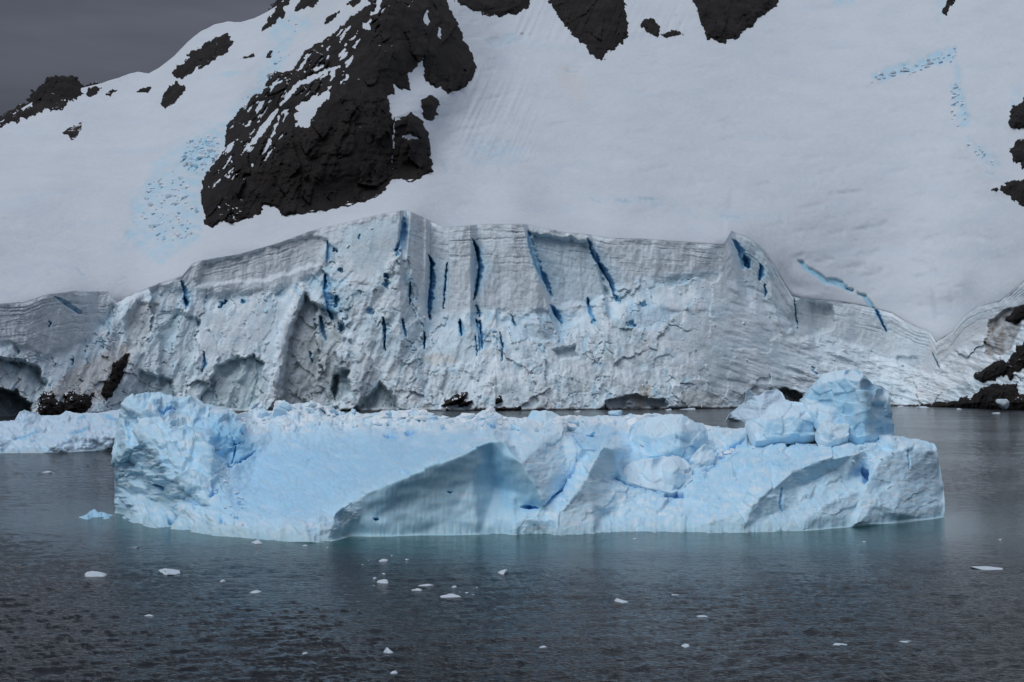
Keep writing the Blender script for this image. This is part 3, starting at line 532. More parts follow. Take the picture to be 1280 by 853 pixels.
tag(link('snow_slope', grid_mesh('snow_slope', P, C), M_snow), 'snow covered mountain slope rising behind the glacier front', kind='structure')

# broken serac fields standing out of the slope
def icefall(poly_list, n, lab, smax, seed):
    r_ = np.random.default_rng(seed); allp = np.array([q for p_ in poly_list for q in p_], float); c0 = allp.mean(0)
    Y0 = float(slope_Y(np.array([c0[0]]), np.array([c0[1]]))[0]); pc = P3(c0[0], np.array(c0[1]), Y0)
    root = empty('icefall', tuple(float(t) for t in pc)); tag(root, lab, 'icefall'); k = 0
    while k < n:
        p_ = poly_list[int(r_.integers(len(poly_list)))]; a_ = np.array(p_, float)
        u = r_.uniform(a_[:, 0].min(), a_[:, 0].max()); v = r_.uniform(a_[:, 1].min(), a_[:, 1].max())
        sd_ = float(poly_sd(np.array([u]), np.array([v]), p_)[0])
        if sd_ < -1: continue
        k += 1; Yc = float(slope_detail(np.array([[u]]), np.array([[v]]))[0][0, 0]); px = 1.8 + smax * r_.random() ** 2.2 * min(1, .4 + max(sd_, 0) / 12); sc = px / F * Yc / 1.3
        vv, ff = chunk(r_, (sc * r_.uniform(1.0, 2.2), sc * 1.1, sc * r_.uniform(.6, 1.1)), 10, 2)
        cc = [tuple(SNOW * 1.2), (.52, .68, .79), (.36, .60, .78)][int(r_.choice(3, p=[.72, .2, .08]))]
        link('serac', cmesh('serac', vv + P3(u, np.array(v), Yc) + np.array([0, .1 * sc, .05 * sc]), ff, cc), M_cliff, root)
icefall([[(225, 205), (232, 180), (250, 168), (272, 170), (274, 200), (245, 216)], [(182, 236), (190, 222), (215, 215), (240, 220), (250, 260), (225, 300), (190, 300), (175, 265)], [(285, 165), (300, 128), (322, 108), (345, 60), (365, 20), (375, 24), (362, 70), (350, 95), (318, 125), (296, 152)]], 170, 'broken pale blue icefall tumbling down the slope left of the rock buttress', 5.0, 31)
icefall([[(1080, 104), (1092, 94), (1125, 86), (1160, 74), (1196, 60), (1196, 76), (1160, 86), (1118, 98)]], 45, 'ragged blue ice break slanting across the upper right snowfield', 4.0, 33)
icefall([[(1188, 104), (1198, 100), (1208, 150), (1200, 162), (1190, 150)], [(1205, 172), (1216, 176), (1248, 200), (1240, 208), (1215, 188)]], 34, 'short broken line of blue ice dropping from the ragged break, upper right', 3.5, 35)
# ------------------------------------------------------------------ rock outcrops
def on_front(U, V):
    dl = V - pl(LIP, U)
    return np.where(dl > 0, cliff_Y(U, V) - 1.0, slope_Y(U, V))
def rock(name, poly, label, cat='rock outcrop', step=1.0, hmax=10.0, k=.06, rough=1.0, holes=(), en=3.0, seed=1, group=None, kmin=.9):
    p = np.array(poly, float); mg = 7
    us = np.arange(p[:, 0].min() - mg, p[:, 0].max() + mg, step); vs = np.arange(p[:, 1].min() - mg, p[:, 1].max() + mg, step)
    U, V = np.meshgrid(us, vs, indexing='ij')
    sd = poly_sd(U, V, poly)
    sd = sd + en * fbm(U / 9, V / 9, 4, seed, gain=.6) * 1.4
    for line, hw in holes:
        if len(line) > 2 and line[0] == line[-1]: hd = -poly_sd(U + 6 * fbm(U / 11, V / 11, 4, seed + 8), V + 6 * fbm(U / 11, V / 11, 4, seed + 9), line[:-1])
        else: _d, _w = taper_dist(U + 3 * fbm(U / 8, V / 8, 3, seed + 5), V + 3 * fbm(U / 8, V / 8, 3, seed + 6), line); hd = _d - hw * _w * 1.2 + (1 - _w) * 1.0
        sd = np.minimum(sd, hd + 3.0 * fbm(U / 6, V / 6, 3, seed + 7))
    if name == 'rock_buttress':
        sh_ = poly_sd(U, V, [(300, 140), (330, 100), (385, 55), (440, 5), (480, -10), (478, 40), (440, 95), (410, 110), (380, 150), (340, 200), (300, 215), (262, 250), (265, 205), (285, 165)])
        st_ = fbm((V * .77 - U * .64) / 26, (U * .77 + V * .64) / 5.5 + .6 * fbm(U / 20, V / 20, 2, 401), 4, 403, gain=.6)
        sd = np.minimum(sd, 3.2 - 22 * sstep(.12, .55, st_) * sstep(-10, 14, sh_) + 1.0)
    base = on_front(U, V)
    h = np.where(sd > 0, hmax * (1 - np.exp(-k * sd)), sd * kmin)
    ins = sstep(0, 10, sd)
    wx = 6 * fbm(U / 20, V / 20, 3, seed + 3)
    f1, e1 = facets((U + wx + .3 * V) / 40, (V + .5 * wx) / 85, seed + 11, .9); f2, _ = facets((U + wx * .6 + .2 * V) / 15, (V - .2 * U) / 34, seed + 13, 1.0); f3, _ = facets((U + .2 * V) / 6, (V - .2 * U) / 8, seed + 15, 1.1)
    lay = fbm(U / 50, (V - .10 * U + 7 * fbm(U / 30, V / 30, 2, seed + 4)) / 5.0, 5, seed + 17, gain=.65)
    sc = hmax / 10
    rel = 4.5 * f1 * sc + 2.4 * f2 * sc + .8 * f3 + 1.1 * lay + 2.2 * fbm((U + .35 * V) / 16, V / 80, 4, seed + 19) * sc + .6 * fbm(U / 5, V / 5, 4, seed + 23, gain=.6)
    Y = np.where(sd > 0, base - np.maximum(h + ins * (rel - .5) * rough, .25 + .04 * np.clip(sd, 0, 30)), base - h)
    keep = (sd > -4.5)[:-1, :-1] | (sd > -4.5)[1:, 1:]
    P = P3(U, V, Y)
    me = grid_mesh(name, P, np.ones(U.shape + (3,)) * .04, keep)
    o = link(name, me, M_rock); c = p.mean(0)
    tag(o, label, cat, group); return o
BIG = [(254, 225), (252, 245), (256, 278), (265, 286), (280, 276), (288, 280), (325, 269), (330, 258), (343, 258), (352, 270), (390, 267), (427, 260), (460, 251), (473, 246), (490, 227), (500, 222), (511, 230), (541, 215), (538, 190), (536, 169), (528, 152), (515, 141), (504, 146), (494, 153), (487, 135), (485, 120), (494, 117), (492, 106), (503, 112), (513, 113), (511, 93), (520, 84), (529, 74), (531, 102), (545, 111), (549, 108), (559, 118), (572, 114), (582, 109), (592, 96), (596, 84), (590, 66), (582, 53), (575, 35), (568, 21), (560, 5), (550, -25), (440, -25), (462, 5), (440, 20), (427, 32), (410, 48), (400, 52), (381, 63), (366, 88), (345, 92), (332, 106), (328, 118), (318, 120), (308, 130), (295, 145), (283, 158), (283, 183), (275, 196), (269, 204), (262, 214)]
HOLES = [([(371, 132), (388, 124), (404, 116), (414, 108), (411, 124), (398, 132), (388, 158), (370, 158), (371, 132)], 0), ([(428, 82), (410, 88), (395, 96), (374, 104), (362, 118), (350, 132)], 2.6), ([(350, 132), (340, 145), (330, 162), (318, 176), (302, 192)], 2.4), ([(352, 140), (344, 160), (336, 180), (326, 197)], 1.4), ([(343, 182), (330, 200)], 1.2),
         ([(453, 28), (457, 32), (464, 38)], 2.5), ([(534, 14), (533, 24), (534, 33)], 2.6), ([(549, 30), (550, 50)], 1.4), ([(476, -5), (472, 12), (463, 20)], 2.6), ([(436, 94), (425, 105)], 1.2), ([(404, 82), (392, 88)], 2), ([(504, 173), (513, 168), (523, 172), (513, 174), (504, 173)], -1), ([(316, 122), (330, 112), (360, 96)], 1.6), ([(372, 92), (385, 68)], 1.6), ([(330, 125), (318, 145)], 2.0), ([(273, 258), (275, 262)], 1.2), ([(490, 128), (492, 160), (491, 215)], .6), ([(440, 60), (444, 61)], 1), ([(309, 224), (308, 220)], 1.0), ([(288, 204), (290, 201)], 1.4), ([(316, 203), (314, 208)], 1), ([(300, 280), (290, 268)], .4), ([(355, 75), (340, 95), (326, 108)], 1.5), ([(405, 36), (395, 52)], 1.0)]
rock('rock_buttress', BIG, 'huge black rock buttress streaked with snow rising above the glacier front', 'rock', 1.0, 16, .035, 2.0, HOLES, 3.2, 3)
RK = [([(527, 125), (535, 119), (545, 123), (550, 128), (546, 143), (540, 151), (532, 149), (527, 142)], 'small oval rock alone in the snow right of the big buttress', 7),
      ([(-60, 178), (0, 152), (20, 140), (38, 132), (43, 120), (60, 103), (75, 98), (90, 98), (100, 108), (104, 118), (92, 124), (76, 138), (55, 138), (38, 146), (10, 155), (-30, 172)], 'rounded dark rock summit at the far left end of the ridge', 9),
      ([(107, 120), (112, 110), (120, 107), (127, 110), (120, 118), (110, 123)], 'small dark rock on the ridge just right of the rounded summit', 11),
      ([(214, 92), (228, 78), (240, 65), (262, 52), (282, 42), (294, 52), (280, 66), (262, 80), (245, 85), (236, 96), (222, 99)], 'ragged dark rock patch below the snowy crest, left of the big buttress', 13),
      ([(200, 130), (208, 112), (220, 102), (231, 108), (230, 118), (218, 128), (206, 136)], 'two lobed dark rock in the snow below the ragged rock patch', 15),
      ([(78, 166), (92, 155), (103, 153), (98, 168), (90, 174), (84, 170)], 'small pointed rock in open snow at the left, below the ridge', 17),
      ([(171, 115), (178, 110), (192, 108), (186, 114), (174, 117)], 'thin dark rock sliver in the snow below the ridge', 19),
      ([(131, 118), (140, 112), (146, 113), (138, 120)], 'tiny rock in the snow between the rounded summit and the ragged rock', 21),
      ([(328, 38), (338, 20), (358, -8), (368, -10), (352, 20), (338, 34)], 'narrow dark rock on the skyline at the top of the sky edge', 23),
      ([(368, 14), (374, 0), (378, -12), (402, -12), (396, 6), (374, 13)], 'dark rock cut by the top of the picture, left of the buttress summit', 25),
      ([(404, 30), (412, 20), (424, 14), (420, 22), (410, 30)], 'slanting rock sliver in snow above the left shoulder of the buttress', 27),
      ([(430, 6), (440, -2), (448, -12), (460, -12), (450, 4), (440, 9)], 'small rock spur at the top edge beside the buttress', 29),
      ([(300, 74), (318, 66), (318, 71), (308, 74)], 'faint thin rock band in snow right of the ragged rock patch', 31),
      ([(333, 72), (339, 64), (338, 72)], 'tiny rock chip beside the pale blue icefall', 33),
      ([(562, -12), (570, 3), (590, 12), (606, 19), (625, 21), (648, 17), (661, 8), (664, -12)], 'broad black rock hanging from the top edge, right of the buttress', 35),
      ([(683, -12), (690, 10), (705, 30), (718, 45), (730, 56), (738, 68), (747, 77), (758, 70), (770, 60), (780, 50), (786, 42), (784, 20), (777, -12)], 'wedge shaped black rock pointing down, centre of the upper slope', 37),
      ([(801, 30), (808, 24), (815, 21), (823, 30), (826, 40), (822, 47), (806, 42)], 'small brown boulder at the snow edge between the two big hanging rocks', 39),
      ([(826, 43), (836, 39), (850, 37), (854, 44), (840, 46), (830, 47)], 'flat little rock just right of the small brown boulder', 41),
      ([(862, -12), (868, 8), (878, 28), (880, 46), (890, 50), (900, 54), (918, 50), (930, 40), (942, 30), (958, 18), (972, 8), (980, -12)], 'large black rock hanging from the top edge, rightmost of the big hanging rocks', 43),
      ([(1178, 16), (1184, 2), (1188, -12), (1200, -12), (1192, 4), (1182, 18)], 'small dark rock at the top edge above the right snowfield', 45),
      ([(1259, 150), (1268, 134), (1285, 122), (1310, 118), (1310, 162), (1264, 160)], 'topmost dark rock at the right edge of the snowfield', 47),
      ([(1262, 188), (1272, 176), (1310, 168), (1310, 214), (1278, 210), (1268, 203)], 'middle dark rock at the right edge of the snowfield', 49),
      ([(1236, 238), (1250, 234), (1262, 227), (1310, 218), (1310, 262), (1275, 256), (1262, 246), (1248, 240)], 'lowest dark rock at the right edge of the snowfield', 51)]
for poly, lab, sd_ in RK:
    p = np.array(poly); sz = min(np.ptp(p[:, 0]), np.ptp(p[:, 1]))
    rock('rock_outcrop', poly, lab, step=1.0 if sz > 18 else .6, hmax=min(9, 2.5 + sz * .18), k=.08, rough=.3 + min(.6, sz / 70), en=2.0 + min(3.5, sz / 12), seed=sd_)
def shore_rock(poly, lab, sd_, lift=8, **kw):
    rock('shore_rock', poly, lab, 'shore rock', .6, lift * .6, .2, 1.3, (), kw.get('en', 3.6), sd_)
shore_rock([(1120, 512), (1140, 508), (1160, 506), (1180, 503), (1200, 498), (1215, 496), (1224, 489), (1240, 482), (1252, 481), (1270, 482), (1275, 493), (1310, 492), (1310, 519), (1280, 514), (1200, 511)], 'long band of black shore rocks at the waterline on the right', 61, 6)
shore_rock([(1220, 471), (1229, 478), (1245, 474), (1258, 466), (1263, 474), (1280, 458), (1310, 440), (1310, 418), (1284, 428), (1271, 434), (1263, 448), (1250, 452), (1236, 457)], 'black rock ledge above the waterline rocks at the right edge', 63, 7)
shore_rock([(1262, 400), (1272, 388), (1284, 380), (1310, 370), (1310, 384), (1285, 395), (1270, 402)], 'dark rock poking from the dirty ice near the right edge', 65, 6)
shore_rock([(45, 520), (52, 505), (57, 494), (66, 494), (72, 502), (78, 506), (80, 520)], 'black shore rock beside the ice cave at the left', 67, 6)
shore_rock([(80, 520), (83, 496), (93, 494), (104, 494), (118, 491), (114, 504), (108, 519)], 'black shore rock left of the steep snow gully', 69, 6)
shore_rock([(129, 492), (132, 478), (140, 470), (142, 456), (152, 447), (162, 440), (158, 455), (151, 473), (142, 488), (133, 500)], 'tall narrow black rock strip rising beside the snow gully', 71, 6)
for i, (poly, lab) in enumerate([([(553, 508), (565, 499), (583, 492), (578, 501), (566, 505)], 'slanting black rock at the foot of the ice rubble'), ([(575, 507), (580, 501), (591, 501), (584, 506)], 'short black rock just right of the slanting one at the ice foot'), ([(617, 505), (620, 498), (626, 495), (628, 501), (622, 506)], 'black rock knob standing in snow at the ice foot'), ([(614, 515), (622, 509), (632, 508), (636, 514)], 'low black rock at the waterline under the rock knob'), ([(640, 514), (645, 509), (649, 508), (651, 514)], 'tiny waterline rock right of the rock knob')]):
    rock('shore_rock', poly, lab, 'shore rock', .5, 2.6, .5, .2, (), 1.6, 81 + i)

# ------------------------------------------------------------------ closed ice bodies seen across the water
def body(name, top, botl, pts, label, u_step=1.0, rows=120, thick=12.0, blur=1.5, parent=None, edges=(), paint=None, jag=1.0, rough=1.0, detail=None, cat='iceberg', seed=1, zb=-1.5, as_part=False, mat=None, sfade=4):
    u0, u1 = max(top[0][0], botl[0][0]), min(top[-1][0], botl[-1][0])
    us = np.arange(u0, u1 + u_step * .5, u_step); T = np.linspace(0, 1, rows)[None, :]
    tp = pl(top, us) + jag * (1.1 * fbm(us / 10, us * 0, 2, seed + 1) + .5 * fbm(us / 3, us * 0, 2, seed + 2))
    bt = pl(botl, us) + .5 * jag * fbm(us / 12, us * 0, 3, seed + 3); tp = np.minimum(tp, bt - .5)
    U = np.repeat(us[:, None], rows, 1); V = tp[:, None] * (1 - T) + bt[:, None] * T
    fld = Field(pts, (u0 - 6, u1 + 6, min(tp) - 8, max(bt) + 8), 1.0, blur, edges)
    Y = fld(U, V); P = P3(U, V, Y); du = np.gradient(P, axis=0); dv = np.gradient(P, axis=1); n = np.cross(dv, du)
    n /= np.linalg.norm(n, axis=-1, keepdims=True) + 1e-9
    n = np.where((n[..., 1:2] * P[..., 1:2] + n[..., 0:1] * P[..., 0:1] + n[..., 2:3] * (P[..., 2:3] - H)) > 0, -n, n)
    fade = sstep(0, sfade, V - tp[:, None]) * sstep(0, 4, bt[:, None] - V)
    D, C = detail(U, V, n, P) if detail else (0 * U, np.broadcast_to(SNOW, U.shape + (3,)).copy())
    P = P + n * (D * fade)[..., None] * rough
    tr = P[:, 0]; zt = tr[:, 2]; zbot = P[:, -1, 2]; back = []
    for q in (1.0, .8, .55, .3, .12, .03):
        b_ = tr.copy(); b_[:, 1] += thick * q; b_[:, 0] *= (tr[:, 1] + thick * q * .6) / tr[:, 1]
        zlow = np.minimum(zbot, zt) - .2 if zb is None else np.full_like(zt, zb)
        b_[:, 2] = zt - (zt - zlow) * q ** 2.2 + .35 * fbm(us / 15, us * 0 + q * 7, 3, seed + 5) * (q < 1)
        back.append(b_[:, None])
    low = P[:, -1:].copy(); low[..., 1] += .6; low[..., 2] = (zb if zb is not None else low[..., 2] - .6)
    nb = len(back); P = np.concatenate(back + [P, low], 1); C = np.concatenate([C[:, :1]] * nb + [C, C[:, -1:]], 1)
    nc, nr = P.shape[:2]; caps = [list(range(0, nr))[::-1], [(nc - 1) * nr + i for i in range(nr)]]
    me = bpy.data.meshes.new(name)
    me = grid_mesh(name, P, C, caps=caps)
    o = link(name, me, mat or M_berg, parent)
    if not as_part: tag(o, label, cat)
    return o
def W(u, v): return (u, v, float(Yw(v)))
BTOP = [(143, 556), (145, 540), (150, 515), (153, 510), (156, 506), (160, 501), (170, 495), (183, 490), (200, 492), (214, 495), (232, 498), (246, 497), (255, 506), (270, 509), (284, 512), (297, 518), (312, 514), (318, 505), (326, 503), (333, 514), (340, 515), (347, 503), (356, 500), (361, 508), (372, 505), (389, 503), (402, 506), (410, 513), (425, 514), (432, 517), (442, 513), (452, 518), (462, 517), (480, 515), (500, 513), (521, 512), (532, 514), (545, 520), (560, 523), (577, 520), (590, 523), (602, 515), (615, 512), (625, 518), (634, 522), (652, 523), (665, 521), (690, 521), (712, 520), (740, 521), (765, 519), (784, 520), (810, 518), (823, 517), (840, 522), (860, 528), (884, 532), (905, 535), (937, 537), (960, 541), (1000, 540), (1060, 540), (1100, 543), (1122, 545), (1140, 549), (1159, 552), (1168, 555), (1172, 562), (1176, 590), (1180, 615), (1181, 630)]
BBOT = [(143, 641), (150, 647), (164, 654), (189, 661), (230, 664), (267, 671), (300, 673), (330, 676), (367, 679), (390, 680), (411, 678), (440, 670), (465, 671), (490, 671), (520, 670), (565, 670), (600, 669), (627, 668), (640, 670), (690, 671), (746, 668), (800, 667), (840, 666), (880, 667), (930, 667), (1000, 665), (1060, 660), (1120, 655), (1165, 650), (1181, 647)]
BP = [W(u, v) for u, v in BBOT]
BP += [(143, 556, 113), (150, 515, 114), (160, 501, 115), (183, 490, 117), (214, 495, 118), (246, 497, 119), (270, 509, 119), (297, 518, 120), (312, 514, 125), (326, 503, 126), (340, 515, 125), (356, 500, 126), (389, 503, 127), (410, 513, 127), (442, 513, 128), (480, 515, 128), (521, 512, 128), (560, 523, 127), (615, 512, 126), (665, 521, 124), (712, 520, 126), (784, 520, 126), (823, 517, 125), (884, 532, 124), (937, 537, 122), (1000, 540, 120), (1060, 540, 118), (1122, 545, 112.5), (1159, 552, 113), (1172, 562, 112), (1180, 615, 109.5), (1178, 600, 110),
       # left tower
       (148, 575, 110.5), (160, 560, 109.3), (172, 580, 109.2), (182, 600, 108.5), (150, 610, 110.6), (190, 625, 105.5), (170, 640, 104), (195, 648, 101), (155, 530, 113), (165, 532, 113.5), (172, 510, 113.2), (180, 530, 112.5), (200, 535, 111.5), (183, 548, 108), (215, 543, 107), (255, 545, 107), (205, 556, 105.6), (262, 552, 106), (266, 575, 103.2), (200, 580, 104), (190, 598, 105.6), (225, 590, 102.2), (262, 600, 101.5), (212, 612, 103), (228, 605, 100.9), (250, 615, 100.3), (228, 628, 101.5), (245, 632, 100.5), (212, 640, 102.5), (218, 655, 98.8), (300, 548, 112.5), (290, 532, 115), (255, 528, 115), (220, 525, 114.5), (205, 523, 112.8), (240, 536, 113), (280, 565, 110.5), (268, 545, 111), (285, 545, 111.5), (303, 552, 114), (320, 564, 113.5), (280, 583, 107), (300, 575, 110), (285, 595, 104.5), (280, 610, 101.5), (270, 640, 97.2), (250, 648, 97.8), (300, 655, 93.8), (340, 660, 92),
       # smooth ramp
       (320, 575, 112), (345, 548, 118), (400, 535, 121), (450, 532, 122), (520, 535, 121), (600, 540, 117), (640, 540, 114), (400, 600, 102), (380, 655, 90.8), (420, 640, 92.6), (440, 640, 93.0), (452, 618, 93.4), (502, 596, 93.4), (559, 574, 94.4), (596, 557, 96.0), (615, 549, 97.2), (631, 549, 97.6), (350, 665, 91.1),
       # dark concave face
       (470, 645, 93.5), (520, 625, 94.1), (560, 610, 94.9), (590, 600, 95.8), (600, 580, 96.2), (612, 580, 98.0), (618, 610, 98.3), (632, 640, 96.0), (560, 650, 94.4), (500, 655, 93.7), (450, 650, 93.3), (630, 570, 97.0), (652, 577, 96.3), (671, 609, 95.8), (681, 627, 95.6), (643, 615, 97.2), (640, 630, 96.4), (652, 634, 96.8), (674, 635, 96.4), (643, 645, 95.3), (680, 636, 96.2), (665, 648, 94.8),
       # slab right of it
       (640, 552, 104), (659, 540, 106), (699, 535, 107), (731, 559, 104.5), (710, 590, 101.8), (682, 633, 96.6), (721, 571, 103.6), (706, 609, 100.5),
       # pale wedge
       (752, 559, 101.5), (768, 562, 102.5), (732, 566, 105), (721, 615, 97), (696, 646, 95.2), (687, 668, 94.6), (771, 584, 103.4), (765, 609, 101.3), (752, 646, 98.2), (735, 600, 98.6), (760, 600, 101.9), (740, 630, 97.3), (660, 655, 94.8),
       # centre right
       (780, 600, 103.5), (768, 599, 104), (812, 613, 103), (840, 621, 102.5), (770, 640, 99), (800, 645, 98.4), (840, 640, 98.6), (790, 560, 112), (800, 540, 116), (745, 545, 112), (765, 535, 120), (880, 560, 111), (900, 600, 103.5), (853, 620, 102), (870, 640, 98.9), (838, 663, 95.8), (860, 590, 107), (890, 545, 116),
       (897, 568, 111), (930, 553, 113.5), (960, 550, 114), (937, 637, 96.5), (953, 620, 97.4), (987, 590, 100.2), (1020, 577, 101.8), (1069, 566, 104.3), (1000, 560, 109), (1060, 552, 110), (1100, 552, 110.8), (1085, 560, 107), (900, 655, 96), (950, 650, 97), (990, 635, 98.5), (1000, 610, 101), (1040, 590, 103.8), (1060, 600, 103.6), (1078, 590, 105.5), (1019, 637, 98.2), (1078, 612, 102), (1100, 575, 105.3), (1112, 547, 110), (1118, 560, 107.2), (1072, 655, 98.6), (1130, 600, 105.3), (1162, 560, 110), (1168, 620, 107.5), (1120, 640, 101.5), (1090, 630, 101)]
BE = [[(452, 618), (502, 596), (559, 574), (596, 557), (615, 549), (631, 549), (652, 577), (671, 609), (681, 627)], [(721, 571), (706, 609), (682, 633)], [(752, 559), (721, 615), (696, 646), (687, 668)], [(752, 559), (768, 562), (771, 584)], [(838, 663), (937, 637), (953, 620), (987, 590), (1020, 577), (1069, 566)], [(183, 548), (215, 543), (255, 545)], [(612, 580), (618, 610), (632, 640)], [(1112, 547), (1118, 560), (1100, 575), (1078, 612), (1019, 637)], [(160, 501), (172, 510), (180, 530)], [(768, 599), (812, 613), (840, 621)]]
BCR = [([(768, 599), (790, 606), (812, 613), (826, 618)], 1.6, .9, 1), ([(831, 620), (842, 618), (854, 619)], 3.2, 1.2, 1.1), ([(280, 583), (300, 577), (320, 563)], 1.8, .7, .9), ([(289, 545), (294, 565), (290, 580)], 1.0, .5, .8), ([(651, 633), (662, 634), (675, 636)], 2.0, .8, 1.1), ([(682, 632), (706, 609), (722, 572)], 1.6, .5, .8),
       ([(956, 550), (975, 548), (1000, 544)], 2.4, .6, .9), ([(896, 569), (912, 562), (932, 552)], 1.8, .6, 1), ([(1080, 583), (1082, 592), (1080, 602)], 4, .8, .7), ([(467, 649), (473, 649)], 2.2, 1.0, 1.3), ([(560, 615), (566, 616)], 1.3, .5, .7), ([(210, 544), (222, 540), (236, 544)], 1.6, .6, .9), ([(192, 511), (206, 511), (220, 514)], 2.4, .7, .9), ([(262, 620), (272, 613), (280, 612)], 3.2, .6, .8), ([(210, 650), (216, 645)], 3, .7, .8), ([(480, 545), (497, 546)], 3.4, .5, .8), ([(506, 542), (518, 541)], 3.6, .8, .9), ([(609, 531), (622, 532)], 2.5, .6, .9), ([(810, 570), (830, 569), (850, 567)], 2.2, .8, 1.1), ([(866, 576), (878, 570)], 2.4, .8, .9), ([(273, 536), (276, 545)], 2, .4, .7), ([(298, 540), (303, 543)], 2.0, .5, .9), ([(979, 610), (976, 630), (979, 640)], 2.2, .5, .6), ([(717, 543), (724, 552), (731, 560)], 1.8, .5, .9), ([(1135, 563), (1137, 585)], 1.0, .3, .4), ([(560, 552), (570, 550)], 1.2, .3, .5), ([(277, 650), (275, 656)], 2, .4, .7), ([(190, 600), (200, 612), (190, 606)], 3, .5, .4), ([(376, 578), (396, 571)], .8, .2, .4), ([(870, 596), (895, 584), (925, 565)], .8, .3, .6), ([(292, 648), (300, 645)], 2.0, .4, .6)]
BBL = [([(255, 545), (262, 528), (300, 532), (320, 562), (285, 584), (268, 572)], 8, .8), ([(600, 557), (630, 552), (645, 580), (640, 640), (625, 630), (612, 590)], 8, .9), ([(240, 525), (300, 520), (300, 548), (240, 540)], 8, .55), ([(640, 600), (672, 610), (680, 632), (645, 632)], 6, .5), ([(760, 565), (850, 568), (840, 615), (770, 600)], 10, .45), ([(720, 535), (765, 530), (765, 555), (735, 562)], 6, .55), ([(460, 622), (500, 604), (520, 604), (470, 650)], 8, .45), ([(860, 590), (930, 555), (1060, 556), (960, 600), (870, 650)], 14, .25), ([(300, 560), (420, 545), (600, 560), (450, 620), (380, 650), (270, 640)], 20, .42), ([(185, 560), (262, 560), (255, 610), (200, 610)], 12, .2), ([(150, 530), (190, 555), (180, 590), (150, 600)], 10, .2), ([(985, 595), (1030, 580), (1030, 600), (1000, 607)], 6, .5)]
BGR = [([(452, 619), (502, 597), (559, 575), (596, 558), (615, 550), (631, 550), (652, 577), (671, 609), (681, 630), (645, 650), (627, 672), (440, 674), (448, 650)], 5, (.46, .74, .88), .6), ([(842, 664), (937, 638), (953, 621), (987, 592), (1069, 568), (1080, 600), (1019, 637), (1072, 668), (840, 672)], 6, (.52, .75, .87), .5), ([(1100, 578), (1118, 562), (1165, 562), (1185, 650), (1072, 668), (1020, 640), (1078, 612)], 6, (.56, .77, .89), .5),
       ([(650, 556), (699, 540), (730, 560), (706, 605), (682, 630), (655, 577)], 5, (.56, .76, .87), .5), ([(754, 562), (770, 566), (768, 600), (752, 646), (745, 672), (690, 672), (700, 646), (723, 615)], 5, (.50, .64, .70), .6), ([(143, 556), (150, 540), (172, 575), (185, 600), (190, 640), (143, 645)], 6, (.46, .67, .79), .5), ([(186, 600), (215, 612), (212, 640), (192, 630)], 6, (.36, .54, .62), .6), ([(430, 640), (450, 622), (446, 676), (380, 682), (400, 665)], 6, (.46, .62, .68), .5), ([(240, 655), (440, 655), (440, 690), (240, 680)], 8, (.55, .72, .80), .4)]
RAMP = [(300, 560), (330, 545), (420, 532), (520, 534), (600, 545), (590, 558), (500, 594), (445, 622), (420, 650), (300, 655), (268, 640), (285, 600)]
